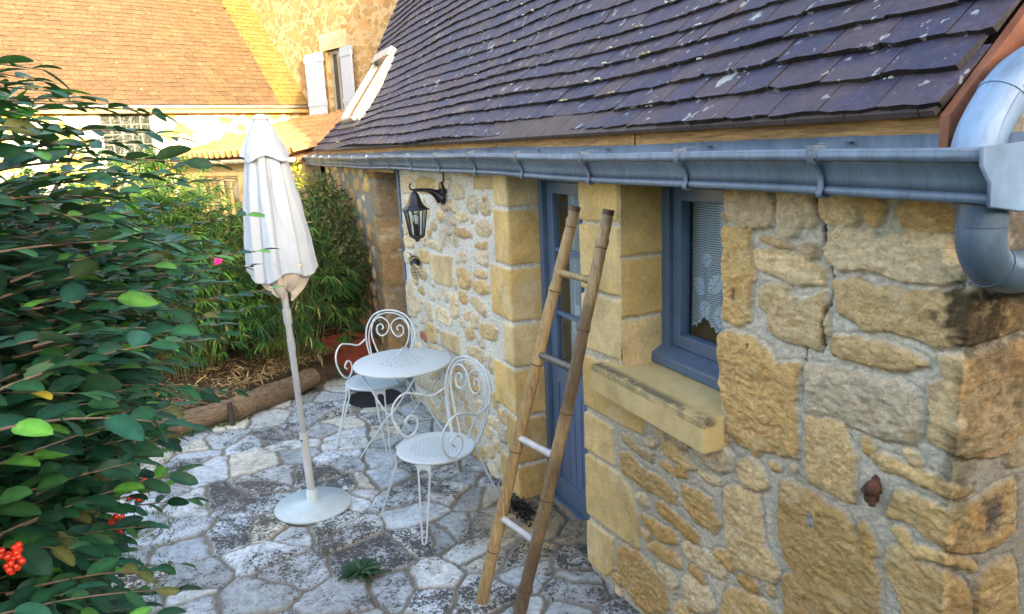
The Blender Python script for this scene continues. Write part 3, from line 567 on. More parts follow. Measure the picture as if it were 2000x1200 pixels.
# ------------------------------------------------------------ cottage roof: every tile modelled, in one sheet per slope
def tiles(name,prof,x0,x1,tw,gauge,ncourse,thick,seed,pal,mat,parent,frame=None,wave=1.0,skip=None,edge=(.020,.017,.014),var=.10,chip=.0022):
    """prof(s)->(y,z) down-slope start at s=0; frame maps (x,y,z) to world"""
    r=np.random.default_rng(seed); V=[];Fc=[];Cl=[]
    for k in range(ncourse):
        s0=k*gauge; w0=-(k%2)*tw*.5+r.uniform(-.02,.02)
        x=x0+w0
        while x<x1:
            w=tw*r.uniform(.9,1.08); a=max(x+.0025,x0); bq=min(x+w-.0025,x1); xn=x+w
            if bq-a>.03 and not(skip and skip((a+bq)/2,s0)):
                js=r.uniform(-.003,.003); jl=r.uniform(-.002,.003); jr=r.uniform(-.002,.003); tl=r.uniform(-.003,.003)
                c=np.array(pal[r.integers(len(pal))])*r.uniform(1-var,1+var)
                sA=s0+js+wave*.012*math.sin(x*1.3+k*.35)+wave*.004*math.sin(x*3.7+k*1.3); sB=s0+gauge*1.75
                hs=[thick*1.9,thick*.6]; base=len(V); th=thick*r.uniform(.85,1.25); cr=r.uniform(.000,.006)
                ec=np.array(edge)*r.uniform(.6,1.3)  # dark drip edge: mossy colour plus the course-gap shadow painted in
                for xi in range(5):
                    u_=xi/4; xx=a+(bq-a)*u_; jj=jl+(jr-jl)*u_+cr*4*u_*(1-u_)+r.normal(0,.0008); sA_=sA+tl*(u_*2-1)+r.normal(0,chip)+(abs(r.normal(0,chip*2.2)) if xi in (0,4) else 0)
                    for qi,(ss,hh) in enumerate(((sA_,hs[0]+jj),(sB,hs[1]+jj*.5),(sA_,hs[0]+jj),(sA_+.004,hs[0]+jj-th))):
                        y,z,ny,nz=prof(ss); un=wave*(.016*math.sin(xx*.9+ss*1.1+1)+.010*math.sin(xx*2.3-ss*2.0))
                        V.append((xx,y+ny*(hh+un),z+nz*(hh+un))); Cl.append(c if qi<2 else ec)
                for xi in range(4):
                    p=base+4*xi; q=p+4
                    Fc+=[(p,q,q+1,p+1),(p+3,q+3,q+2,p+2)]
                Fc+=[(base+3,base+2,base+1,base+1),(base+18,base+19,base+17,base+17)]
            x=xn
    V=np.array(V)
    if frame is not None: V=frame(V)
    Fq=[f for f in Fc if f[2]!=f[3]]; Ft=[f[:3] for f in Fc if f[2]==f[3]]
    me=bpy.data.meshes.new(name); me.from_pydata([tuple(v) for v in V],[],Fq+Ft)
    a=me.color_attributes.new('col','FLOAT_COLOR','POINT'); c=np.ones((len(V),4),np.float32); c[:,:3]=np.array(Cl); a.data.foreach_set('color',c.ravel()); me.update()
    return link(name,me,mat,parent)
def cprof(s):
    # 45 degrees at the eaves (sprocket), easing to 60 degrees above
    y,z=-.112,2.122; a=R(45); b=R(60); n=24; ds=s/n if s!=0 else 0
    for i in range(n):
        t=(i+.5)*ds; k=min(max((t-.5)/.5,0),1); k=k*k*(3-2*k); w=a+(b-a)*k; y+=math.cos(w)*ds; z+=math.sin(w)*ds
    k=min(max((s-.5)/.5,0),1); k=k*k*(3-2*k); w=a+(b-a)*k
    return y,z,-math.sin(w),math.cos(w)
PALC=[(.030,.025,.052),(.026,.024,.055),(.032,.026,.050),(.038,.030,.050),(.025,.024,.053),(.045,.032,.048)]
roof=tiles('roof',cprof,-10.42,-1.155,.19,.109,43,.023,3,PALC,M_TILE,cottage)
yr,zr,_,_=cprof(40*.115)
b=MB(); pr0=[cprof(q) for q in np.linspace(.02,4.6,24)]
b.poly_prism([(-10.42,p[0]-p[2]*.05,p[1]-p[3]*.05) for p in pr0]+[(-10.42,4.2,2.06),(-10.42,.36,2.05)],(9.26,0,0)); b.build('roof_boarding',M_DARKW,cottage)
b=MB(); b.bar((-10.45,yr,zr),(9.3,0,0),(0,4.3-yr,2.05-zr),(0,.05,.05)); b.build('roof',m_plain('rear_roof',(.09,.065,.07),.8,0,.3,6),cottage)
b=MB(); b.poly_prism([(-1.158,p[0]-p[2]*.045,p[1]-p[3]*.045) for p in pr0]+[(-1.158,4.2,2.1),(-1.158,.05,2.128)],(.006,0,0)); b.build('gable_wall',m_far_wall('gable_rubble',(.36,.25,.12),(.34,.31,.25),4.2,.80),cottage)
# under-tile row, fascia boards, verge board
b=MB(); x=-10.4
while x<-1.2:
    w=random.uniform(.9,1.5); x2=min(x+w,-1.165); b.box((x,-.092,2.062),(x2-.012,-.064,2.128),0,.003); x=x2
b.build('fascia',M_FASCIA,cottage)
b=MB(); x=-10.4
while x<-1.17:
    x2=min(x+random.uniform(.19,.21),-1.16); b.bar((x,-.134,2.119),(x2-x-.004,0,0),(0,.12,.10+random.uniform(-.004,.004)),(0,-.008,.012)); x=x2
b.build('eaves_tile',m_plain('eaves_tile',(.06,.042,.042),.75,0,.4,14,.4),cottage)
b=MB(); pts=[cprof(s) for s in np.linspace(-.03,4.6,30)]
for p,q in zip(pts[:-1],pts[1:]):
    b.bar((-1.153,p[0]-p[2]*.0,p[1]-.075),(.022,0,0),(0,q[0]-p[0],q[1]-p[1]),(0,.0,.095))
b.build('verge_board',M_VERGE,cottage)
# moss and lichen tufts on the tiles
b=MB(); rr=random.Random(5)
for i in range(320):
    x=-1.3-8*rr.random()**1.8; k=rr.randint(1,18); s0=k*.109-.004; y,z,ny,nz=cprof(s0); r0=rr.uniform(.004,.012)
    for j in range(rr.randint(1,3)):
        xx=x+rr.uniform(-.03,.03); b.lathe([(r0*.9,0),(r0,.3*r0),(r0*.6,.75*r0),(.0008,.9*r0)],(xx,y+ny*.024,z+nz*.024),7)
tm=NT('moss_tuft'); f=tm.noise(9,4,.7); tm.base(tm.ramp(f,[(.4,(.20,.22,.10)),(.55,(.42,.44,.38)),(.7,(.10,.12,.05))])); tm.set(Roughness=.95); tm.bump(tm.noise(200,3,.7),.8,.004); tag(b.build('moss',tm.m,cottage),kind='stuff')
# skylight, seen end on: zinc-flashed casing standing proud of the steep slope
sky=[]; 
def on_roof(x,s,h): y,z,ny,nz=cprof(s); return (x,y+ny*h,z+nz*h)
def casing(b,x0,x1,s0,s1,h0,h1,mi=0):
    vs=[on_roof(x,s,h) for h in (h0,h1) for s in (s0,s1) for x in (x0,x1)]
    b.add(vs,[(0,1,3,2),(4,6,7,5),(0,4,5,1),(1,5,7,3),(3,7,6,2),(2,6,4,0)],False,mi)
b=MB(); casing(b,-9.62,-8.70,.42,1.28,.0,.055); sk_=b.build('skylight',M_FLASH,cottage,.006)
b=MB(); casing(b,-9.58,-9.50,.44,1.26,.056,.12); casing(b,-8.82,-8.74,.44,1.26,.056,.12); casing(b,-9.58,-8.74,1.262,1.38,.056,.14); casing(b,-9.58,-8.74,.39,.438,.056,.11); b.build('frame',M_FLASH,sk_,.005)
b=MB(); casing(b,-9.498,-8.822,.44,1.26,.06,.085); b.build('pane',m_plain('skylight_glass',(.02,.025,.03),.05),sk_)
b=MB(); casing(b,-9.66,-8.66,.32,.425,.012,.045); b.build('apron',m_plain('lead_apron',(.10,.09,.085),.6,0,.3,9),sk_)
# ------------------------------------------------------------ gutter
GP=[(-.096,2.083),(-.097,2.0),(-.104,1.966),(-.130,1.952),(-.160,1.947),(-.178,1.942),(-.190,1.946),(-.191,1.958),(-.184,1.966),(-.186,1.985),(-.196,2.005),(-.213,2.020),(-.222,2.024),(-.2235,2.046),(-.220,2.054),(-.208,2.056),(-.203,2.050),(-.204,2.030)]
def gsag(x): return .004*math.sin(x*1.1+.6)+.003*math.sin(x*2.9)
def sweep(b,prof,xs,thick=.0025,off=0):
    vs=[];n=len(prof)
    for x in xs:
        for (y,z) in prof: vs.append((x,y-off,z+gsag(x)))
    fs=[(i*n+k,(i+1)*n+k,(i+1)*n+k+1,i*n+k+1) for i in range(len(xs)-1) for k in range(n-1)]
    b.add(vs,fs,True)
GX=np.linspace(-10.95,-.985,90); b=MB(); sweep(b,GP[:6],GX); sweep(b,GP[5:9],GX); sweep(b,[(-.184,1.966),(-.186,1.985),(-.192,2.003),(-.203,2.018),(-.209,2.028)],GX); sweep(b,[(-.209,2.028),(-.2265,2.029)],GX); sweep(b,[(-.2265,2.029),(-.2275,2.050)],GX); sweep(b,[(-.2275,2.050),(-.222,2.056),(-.210,2.057),(-.205,2.050),(-.206,2.034)],GX); gut=b.build('gutter',M_ZINC,cottage)
so=gut.modifiers.new('sheet','SOLIDIFY'); so.thickness=.002
brx=[-1.42,-1.98,-2.62,-3.28,-3.93,-4.6,-5.27,-5.95,-6.63,-7.3,-8.0,-8.65,-9.3,-9.95,-10.6]
for i,x in enumerate(brx):
    b=MB(); P=[(y-.006 if y<-.15 else y,z-(.006 if z<1.98 else 0)+(.006 if z>2.05 else 0)) for y,z in GP[1:16]]+[(-.200,2.062),(-.19,2.055)]
    vs=[(x+d,y,z+gsag(x)) for (y,z) in P for d in (-.011,.011)]; vs2=[(x+d*.9,y-.004,z+gsag(x)-.001) for (y,z) in P for d in (-.011,.011)]
    b.add(vs2,[(2*k,2*k+1,2*k+3,2*k+2) for k in range(len(P)-1)],True); b.box((x-.014,-.232,2.036+gsag(x)),(x+.014,-.198,2.066+gsag(x)))
    b.box((x-.009,-.200,2.068+gsag(x)),(x+.009,-.09,2.071+gsag(x)))
    o=b.build('bracket',M_ZINC,gut); m=o.modifiers.new('s','SOLIDIFY'); m.thickness=.004
# box end at the corner
b=MB(); a=[(-.232,2.056),(-.228,2.02),(-.20,1.985),(-.196,1.94),(-.10,1.925),(.06,1.955),(.075,2.07)]
b.poly_prism([(-.985,y,z) for y,z in a],(.004,0,0)); b.poly_prism([(-1.115,.072,z) for z in ()]+[(-1.12,.07,1.95),(-.985,.07,1.95),(-.985,.07,2.075),(-1.12,.07,2.075)],(0,.004,0))
b.poly_prism([(-1.12,-.095,1.938),(-.985,-.095,1.938),(-.985,.07,1.955),(-1.12,.07,1.955)],(0,0,.004)); b.tube([(-.985,y,z) for y,z in a[:2]]+[(-.985,y,z) for y,z in a[2:]],.0035,6)
b.build('gutter_end',M_ZINCP,gut)
# ------------------------------------------------------------ downpipes
def pipe(name,pts,r,seam=True):
    b=MB(); P=spline(pts,8); b.tube(P,r,20)
    if seam: b.tube([p+np.array([r*.94,-r*.2,r*.28]) for p in P],.0018,5)
    return b,P
b,P=pipe('downpipe',[(-1.065,.75,2.86),(-1.065,.42,2.53),(-1.065,.14,2.275),(-1.065,-.03,2.185),(-1.065,-.108,2.10),(-1.065,-.135,2.03),(-1.065,-.14,1.985)],.049)
for i in (14,27): b.tube([P[i]-(P[i+1]-P[i])*.25,P[i]+(P[i+1]-P[i])*.25],.0515,20)
b.build('downpipe',M_ZINCP,cottage)
b,P=pipe('downpipe',[(-1.045,-.125,1.95),(-1.045,-.125,1.90),(-1.045,-.122,1.855),(-1.045,-.095,1.81),(-1.045,-.04,1.785),(-1.045,.06,1.78),(-1.045,.5,1.77),(-1.045,1.3,1.75)],.047)
for i in (9,26): b.tube([P[i],P[i]+(P[i+1]-P[i])*.5],.0495,20)
tz=m_zinc('dark_zinc',(.065,.10,.15),.2,.38); b.build('downpipe',tz,cottage)  # lower pipe in a darker zinc than the upper one
# rusty iron lump set in the mortar
h=hit(1706,957,1,-.02); b=MB()
n_=14; P_=[];R_=[]
for i in range(n_):
    t_=i/(n_-1); P_.append((h[0]+.010*math.sin(t_*7),h[1]-.004+.006*math.cos(t_*9),h[2]+.042-.084*t_)); R_.append(.004+.017*math.sin(math.pi*t_)**.6+random.uniform(-.004,.005))
b.tube(P_,R_,9); b.v=[tuple(c+random.uniform(-.003,.003) for c in v) for v in b.v]
tag(b.build('iron_stub',m_plain('rust',(.09,.035,.02),.8,0,.5,60,.8),cottage),'rusty brown lump stuck in the mortar')

# ------------------------------------------------------------ blue door
b=MB(); Y=.215
b.box((-3.938,Y-.03,-.06),(-3.885,Y+.05,1.96)); b.box((-3.885,Y-.03,1.89),(-3.05,Y+.05,1.96)); b.box((-3.10,Y-.03,-.06),(-3.05,Y+.05,1.96))
b.box((-3.9,Y-.035,-.075),(-3.06,Y+.03,-.045))
door=b.build('door',M_BLUE,cottage,.004)
b=MB(); L,Rr=-3.882,-3.103
b.box((L,Y,-.04),(L+.075,Y+.04,1.885)); b.box((Rr-.075,Y,-.04),(Rr,Y+.04,1.885)); b.box((L+.075,Y,1.82),(Rr-.075,Y+.04,1.885)); b.box((L+.075,Y,.70),(Rr-.075,Y+.04,.80)); b.box((L+.075,Y,-.04),(Rr-.075,Y+.04,.09))
b.build('leaf',M_BLUE,door,.005)
b=MB(); mx=(L+Rr)/2; b.box((mx-.013,Y+.004,.80),(mx+.013,Y+.034,1.82))
for z in (1.13,1.50): b.box((L+.075,Y+.006,z-.012),(mx-.013,Y+.032,z+.012)); b.box((mx+.013,Y+.006,z-.012),(Rr-.075,Y+.032,z+.012))
b.build('muntin',M_BLUE,door,.003)
b=MB(); b.box((L+.07,Y+.018,.80),(Rr-.07,Y+.021,1.82)); b.build('pane',M_GLASS,door)
b=MB(); b.box((L+.07,Y+.012,.085),(Rr-.07,Y+.03,.705)); 
for k in range(7): x=L+.11+k*.082; b.box((x,Y+.008,.12),(x+.076,Y+.0125,.67))
b.build('panel',M_BLUED,door,.004)
b=MB(); b.box((L-.02,Y-.055,-.105),(Rr+.04,Y-.005,-.058)); b.build('threshold',M_ZINCL,door)
def lace(name,x0,x1,z0,z1,y,parent,scal,ztop,folds,amp):
    nx=int((x1-x0)/.004);nz=int((z1-z0)/.004); xs=np.linspace(x0,x1,nx);zs=np.linspace(z0,z1,nz); X,Z=np.meshgrid(xs,zs,indexing='ij')
    Yv=y+amp*np.sin((X-x0)*folds)+amp*.5*np.sin((X-x0)*folds*2.3+1)
    bot=z0+scal*(.5+.5*np.cos((X-x0)*2*math.pi/.165+2.6))+scal*.25*np.abs(np.sin((X-x0)*2*math.pi/.055))
    sol=np.zeros(X.shape)
    for (cx,cz,a,bb,rot) in [(.09,.10,.05,.036,.6),(.20,.08,.055,.05,0),(.05,.19,.05,.038,-.5),(.16,.215,.052,.036,.9),(.26,.17,.06,.04,-.4),(.10,.31,.045,.03,.3),(.24,.30,.05,.032,1.0),(.36,.10,.05,.04,.5),(.36,.25,.05,.035,-.6),(.46,.16,.055,.04,.2),(.47,.3,.045,.03,.8),(.57,.1,.05,.04,.1),(.58,.24,.05,.036,-.7)]:
        dx=X-(x0+cx);dz=Z-(z0+cz); u=dx*math.cos(rot)+dz*math.sin(rot);v=-dx*math.sin(rot)+dz*math.cos(rot); w=bb*np.clip(1-(u/a)**2,0,1)
        inside=(np.abs(v)<w)&(np.abs(u)<a); vein=(np.abs(v)<.0022)|(np.abs(np.mod(u*1.0+np.abs(v)*.9,.022)-.011)<.0014); sol=np.maximum(sol,(inside&~vein)*1.0)
    sol=np.maximum(sol,(Z<bot+.014)*1.0)
    keep=((Z>bot)[:-1,:-1])
    col=np.stack([sol,sol,sol,np.ones_like(sol)],-1).reshape(-1,4)
    me=mesh_np(name,np.stack([X,Yv,Z],-1).reshape(-1,3),grid_faces(nx,nz,keep),True,None,col); return link(name,me,M_LACE,parent)
lace('lace_curtain',-3.74,-3.53,.86,1.84,Y+.06,door,.05,1.84,45,.012); lace('lace_curtain',-3.46,-3.25,.86,1.84,Y+.06,door,.05,1.84,45,.012)
# ------------------------------------------------------------ blue window
b=MB(); Y=.215
b.box((-2.695,Y-.02,1.135),(-2.64,Y+.06,1.97)); b.box((-2.09,Y-.02,1.135),(-2.032,Y+.06,1.97)); b.box((-2.64,Y-.02,1.135),(-2.09,Y+.06,1.20)); b.box((-2.64,Y-.02,1.90),(-2.09,Y+.06,1.97))
win=b.build('window',M_BLUE,cottage,.005)
b=MB(); b.bar((-2.715,Y-.075,1.130),(.685,0,0),(0,.07,.035),(0,0,.045)); b.build('drip_board',M_BLUE,win,.006)
b=MB(); b.box((-2.638,Y+.0,1.202),(-2.58,Y+.05,1.898)); b.box((-2.15,Y+.0,1.202),(-2.092,Y+.05,1.898)); b.box((-2.58,Y+.0,1.202),(-2.15,Y+.05,1.265)); b.box((-2.58,Y+.0,1.84),(-2.15,Y+.05,1.898)); b.build('sash',M_BLUE,win,.006)
b=MB(); b.box((-2.585,Y+.03,1.26),(-2.145,Y+.033,1.845)); b.build('pane',M_GLASS,win)
lace('lace_curtain',-2.60,-2.05,1.285,1.93,Y+.075,win,.055,1.9,38,.006)

# ------------------------------------------------------------ wall lantern, bee ornament, conduit
def make_lantern(loc,label,rz=0):
    """origin at the wall plate's centre, wall at +Y"""
    t=empty('wall_lantern',loc,label,'lantern','black wall lanterns',rz); t.scale=(1.15,.97,1.10)
    b=MB(); b.poly_prism([(.045*math.cos(w)*(1 if abs(math.cos(w))<.9 else .9),.0,.075*math.sin(w)) for w in np.linspace(0,2*math.pi,12,endpoint=False)],(0,-.02,0)); b.lathe([(.03,.02),(.024,.04),(.012,.055)],(0,0,0),12,ax='y'); b.v=[tuple(v) for v in b.v]
    b.build('wall_plate',M_IRON,t,.003,True)
    b=MB(); P=spline([(0,-.02,-.03),(0,-.06,.0),(0,-.11,.022),(0,-.17,.030),(0,-.22,.030)],6); b.tube(P,[.011+.034*max(0,1-i/(len(P)-1)*1.5)**1.6 for i in range(len(P))],12); b.tube(spline([(0,-.22,.03),(0,-.245,.04),(0,-.25,.06),(0,-.24,.075)],5),.006,8)
    b.build('arm',M_IRON,t,0,True)
    c=(0,-.22,0)
    b=MB(); n=6; b.lathe([(.004,.026),(.018,.020),(.032,.006),(.041,-.014),(.048,-.038),(.060,-.060),(.083,-.079),(.108,-.090),(.104,-.095),(.07,-.093)],c,n,0,False); b.build('hood',M_IRON,t,.002,True)
    b=MB()
    for k in range(6):
        w=2*math.pi*(k)/6; b.tube([(.083*math.cos(w),-.22+.083*math.sin(w),-.093),(.052*math.cos(w),-.22+.052*math.sin(w),-.262)],.0055,6)
        w2=w+math.pi/6; b.tube([(.072*math.cos(w2),-.22+.072*math.sin(w2),-.093),(.046*math.cos(w2),-.22+.046*math.sin(w2),-.262)],.003,5)
    b.lathe([(.001,-.300),(.012,-.296),(.02,-.285),(.05,-.270),(.058,-.264),(.056,-.258),(.02,-.258),(.001,-.258)],c,6,0,False); b.build('cage',M_IRON,t,0,True)
    b=MB(); b.lathe([(.078,-.094),(.0485,-.26)],c,6,0,False); b.build('pane',M_GLASS,t,0,True)
    b=MB(); b.lathe([(.001,-.115),(.022,-.122),(.028,-.145),(.020,-.17),(.012,-.185)],c,12); b.build('bulb',M_WHITE,t,0,True)
    b=MB(); b.lathe([(.013,-.185),(.013,-.258)],c,10); b.build('socket',M_IRON,t,0,True)
    return t
make_lantern((-5.10,-.018,1.782),'black six-sided lantern on an arm, on the rubble wall left of the blue door')
b=MB(); b.tube([(-5.08,-.022,1.84),(-5.05,-.026,1.9),(-5.04,-.03,2.05)],.006,6); tag(b.build('lamp_cable',M_IRON),'short black cable running up from the wall lantern to the gutter','cable')
bee=empty('bee_ornament',(-6.1,-.03,1.18),'black and yellow metal bee ornament with wire wings hung on the wall below the lantern','ornament')
BS=1.0
h0=np.array(hit(807,507,1,-.05)); h1=np.array(hit(817,528,1,-.05)); ax=(h1-h0)/np.linalg.norm(h1-h0)
b=MB(); P=[h0+ax*t for t in np.linspace(-.035,.11,12)]; rs=[.005,.024,.032,.035,.030,.037,.042,.042,.037,.029,.017,.005]; b.tube(P,rs,12); b.build('body',M_IRON,bee)
b=MB(); b.tube([P[5]-ax*.004,P[5]+ax*.008],[.0405,.0425],12); b.build('stripe',m_plain('bee_yellow',(.65,.42,.04),.5),bee)
b=MB(); b.tube([P[1]+ax*.004,P[2]-ax*.003],[.033,.036],12); b.build('stripe',M_WHITE,bee)
for sx in (-1,1):
    b=MB(); tip=np.array(hit(826 if sx>0 else 816,548,1,-.07)); a0=P[6]+np.array((.03,-.02,0)); sd=np.array((.02,.045 if sx>0 else -.055,.0))
    loop=spline([a0,a0+(tip-a0)*.35+sd*.7,a0+(tip-a0)*.8+sd*.6,tip,a0+(tip-a0)*.7-sd*.25,a0],6); b.tube(loop,.0032,6)
    for f in (.3,.5,.7,.85): b.tube([a0+(tip-a0)*f+sd*.6,a0+(tip-a0)*(f+.07)-sd*.2],.0022,5,True,1)
    n0=len(loop); b.add([p+np.array((0,.002,0)) for p in loop[:-1]],[tuple(range(n0-1))],False,0)
    b.tube([a0,tip],.0022,5,True,1); b.build('wing',[m_plain('pale_wing',(.50,.42,.28),.4,.3),M_IRON],bee)
b=MB()
for s_ in (-1,1): b.tube(spline([P[0],P[0]+np.array((s_*.02,-.02,.035)),P[0]+np.array((s_*.045,-.03,.04))],4),.003,5)
b.build('antennae',M_IRON,bee)
b=MB(); b.tube([(-6.40,-.012,2.0),(-6.402,-.014,1.2),(-6.405,-.012,.4),(-6.40,-.012,-.13)],.013,10); cdt=tag(b.build('conduit',M_ZINC),'thin grey conduit pipe running down beside the niche in the wall','pipe')
b=MB(); b.tube([(-6.40,-.015,1.22),(-6.44,-.02,1.222),(-6.52,-.02,1.215)],.010,8); b.build('pipe_tap',M_ZINCL,cdt)

# ------------------------------------------------------------ bamboo ladder
lad=empty('bamboo_ladder',(-2.89,-.56,gz(-2.9)),'narrow bamboo ladder with four rungs leaning on the stone pier by the blue door','ladder')
tb=NT('bamboo'); co=tb.coord((14,14,1.5)); f=tb.noise(6,6,.75,co,.5); g=tb.noise(3.2,4,.6)
c_=tb.n('TexCoord'); sp_=tb.n('SeparateXYZ'); tb.l(c_.outputs['Object'],sp_.inputs[0])
v=tb.ramp(f,[(.3,(.10,.065,.035)),(.5,(.27,.19,.10)),(.72,(.46,.33,.17))]); v=tb.mix(tb.ramp(g,[(.42,0),(.62,.75)]),v,(.075,.05,.032)); tb.base(v); tb.set(Roughness=.5); tb.bump(f,.3,.003); M_BAMB=tb.m
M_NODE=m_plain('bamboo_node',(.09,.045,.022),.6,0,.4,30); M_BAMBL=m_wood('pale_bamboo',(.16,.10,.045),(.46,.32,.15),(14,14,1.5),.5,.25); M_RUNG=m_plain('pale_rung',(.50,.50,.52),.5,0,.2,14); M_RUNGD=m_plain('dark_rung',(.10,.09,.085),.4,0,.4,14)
LF=[(np.array((-3.00,-.615,gz(-3)+.0)),np.array((-2.965,-.075,1.815))),(np.array((-2.772,-.525,gz(-2.8)+.0)),np.array((-2.672,-.075,1.818)))]
nodes=[[.145,.40,.62,.80,.965],[.09,.33,.545,.735,.93]]
rails=[]
for k,(p0,p1) in enumerate(LF):
    P=[];rs=[]
    for t in np.linspace(0,1,90):
        bend=math.sin(t*math.pi)*.018*(1 if k else -1); P.append(p0+(p1-p0)*t+np.array((bend,.0,.004*math.sin(t*19)))); r0=.0305-.006*t
        for nd in nodes[k]:
            d=abs(t-nd); r0+=.0048*math.exp(-(d/.006)**2)-.0018*math.exp(-((d-.016)/.008)**2)
        rs.append(r0)
    b=MB(); b.tube(P,rs,14)
    for nd in nodes[k]:
        i=int(nd*89); c_n=P[i]; tv=(P[i+1]-P[i]); tv/=np.linalg.norm(tv); b.tube([c_n-tv*.007,c_n-tv*.003,c_n],[rs[i]*.97,rs[i]+.0016,rs[i]*.97],14,False,1)
    b.tube([P[-2],P[-1]+(P[-1]-P[-2])*.08],[rs[-1]*1.015,rs[-1]*1.015],14,True,1)
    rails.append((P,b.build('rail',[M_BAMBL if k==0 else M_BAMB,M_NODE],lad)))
rp=[(( 1105,531),(1160,545)),((1070,692),(1120,717)),((1025,855),(1075,892)),((988,1012),(1035,1064))]
def nearest(P,px):
    best=None
    for p in P:
        v=RB.T@(p-CAM); u=(1000+F*v[0]/v[2]-px[0])**2*.05+(600+F*v[1]/v[2]-px[1])**2
        if best is None or u<best[0]: best=(u,p)
    return best[1]
for i,(a,c) in enumerate(rp):
    q0=nearest(rails[0][0],a); q1=nearest(rails[1][0],c); b=MB(); e=(q1-q0)*.06
    b.tube([q0-e*0,q0+(q1-q0)*.5,q1],[.017,.0155,.017],12); b.tube([q0+(q1-q0)*.8,q0+(q1-q0)*.83],[.0185,.0185],12)
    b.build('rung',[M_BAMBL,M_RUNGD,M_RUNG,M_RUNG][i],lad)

# ------------------------------------------------------------ closed parasol on its round base
UX,UY=-4.47,-1.20; UZ=gz(UX)+.002
par=empty('parasol',(UX,UY,UZ),'closed off-white garden parasol standing on a round white base on the flagstones','parasol')
b=MB(); b.lathe([(.001,.0),(.232,.0),(.238,.012),(.232,.022),(.18,.030),(.178,.034),(.06,.040),(.05,.046),(.036,.05),(.034,.12),(.026,.124),(.001,.124)],(UX,UY,UZ),48); b.build('base',m_plain('white_base_enamel',(.47,.565,.61),.35,0,.10,10),par)
tilt=np.array((-.008,-.022,1.0))
def up_(z): return np.array((UX,UY,UZ))+tilt*z
b=MB(); b.tube([up_(.05),up_(.50)],.025,20); b.build('lower_tube',M_WHITE,par)
b=MB(); b.tube([up_(.48),up_(2.34)],.0195,18); b.tube([up_(1.02),up_(1.10)],.0225,18); b.tube([up_(1.19),up_(1.28)],.025,18); b.build('pole',m_plain('grey_pole',(.30,.33,.375),.45,0,.06,8),par)
b=MB(); b.lathe([(.001,.0),(.006,0),(.006,.014),(.001,.016)],(0,0,0),10,ax='y'); b.v=[tuple(np.array(v)+up_(.455)+np.array((.022,-.012,0))) for v in b.v]; b.build('bolt',M_ZINC,par)
def pleat(name,zs,rf,nf,amp,seed,zoff,parent,mat,n=160):
    vs=[];m=len(zs)
    for i,z in enumerate(zs):
        for k in range(n):
            w=2*math.pi*k/n; q=w*nf/(2*math.pi)+.12*math.sin(w*2+seed); ph=q-math.floor(q)
            fold=(ph**.6 if ph<.8 else (1-ph)/.2*.8**.6)                      # lapped pleat: slow rise, sharp tuck
            fold=fold-.5; r=rf(z)*(1+amp(z)*fold+.04*math.sin(w*3+seed+z*2)+.02*math.sin(w*5+z*5)+.012*math.sin(w*23+z*9+math.sin(z*17))+.010*math.sin(z*31+w*4))
            zz=z+zoff(z,w); c=up_(zz); vs.append(c+np.array((r*math.cos(w),r*math.sin(w),0)))
    fs=[(i*n+k,(i+1)*n+k,(i+1)*n+(k+1)%n,i*n+(k+1)%n) for i in range(m-1) for k in range(n)]
    me=mesh_np(name,np.array(vs),np.array(fs)); return link(name,me,mat,parent)
cz_=np.linspace(1.515,2.34,40)
can=pleat('canopy',cz_,lambda z:np.interp(z,[1.50,1.60,1.9,2.2,2.34],[.182,.176,.142,.098,.045]),8,lambda z:np.interp(z,[1.5,2.0,2.34],[.30,.42,.12]),.6,lambda z,w:np.interp(z,[1.5,1.7],[1,0])*(.028*math.sin(w*4+1)+.03*math.sin(w-1.2)),par,M_CLOTH)
pleat('canopy_lining',np.linspace(1.37,1.56,12),lambda z:np.interp(z,[1.37,1.42,1.5,1.56],[.04,.095,.15,.17]),8,lambda z:.5,1.4,lambda z,w:np.interp(z,[1.37,1.5],[1,0])*(.03*math.sin(w*3)+.015*math.sin(w*7)),can,m_plain('lining_cloth',(.58,.53,.50),.9,0,.08,5))
pleat('top_flap',np.linspace(2.155,2.375,16),lambda z:np.interp(z,[2.155,2.2,2.3,2.35,2.375],[.128,.118,.074,.05,.04]),4,lambda z:np.interp(z,[2.155,2.3],[.22,.06]),2.2,lambda z,w:np.interp(z,[2.155,2.26],[1,0])*(.018*math.cos(w*4+.5)),par,M_CLOTH)
b=MB(); T=up_(2.37); b.lathe([(.046,0),(.05,.006),(.047,.013),(.03,.022),(.02,.03),(.001,.032)],T,20); b.build('finial_cap',M_WHITE,par)

# ------------------------------------------------------------ bistro table and chairs
tx,ty=-5.03,-.425; tz=gz(tx); TH=.615-tz
tab=empty('bistro_table',(tx,ty,tz),'round white metal bistro table with perforated top and crossed legs','table')
b=MB(); b.lathe([(.001,0),(.345,0),(.350,.003),(.352,.012),(.349,.02),(.342,.0225),(.001,.0205)],(0,0,TH-.02),56); b.build('tabletop',M_WTOP,tab,0,True)
b=MB(); ang=R(38); ca,sa=math.cos(ang),math.sin(ang)
def rot2(x,y,z): return (x*ca-y*sa,x*sa+y*ca,z)
for s_,off in ((1,.0),(-1,.018)):
    for e in (-1,1):
        yy=e*(.205-off); o=.018
        b2=MB(); b2.tube([rot2(s_*.27,yy,TH-.02),rot2(s_*.06,yy,TH*.58),rot2(-s_*.02,yy,TH*.48),rot2(-s_*.29,yy*1.05,.0)],.0066,8); b2.build('leg',M_WIRON,tab,0,True)
    for q0,q1 in ((rot2(s_*.27,-.205,TH-.02),rot2(s_*.27,.205,TH-.02)),(rot2(-s_*.25,-.21,.09),rot2(-s_*.25,.21,.09))):
        b=MB(); b.tube([q0,q1],.007,8); b.build('crossbar',M_WIRON,tab,0,True)
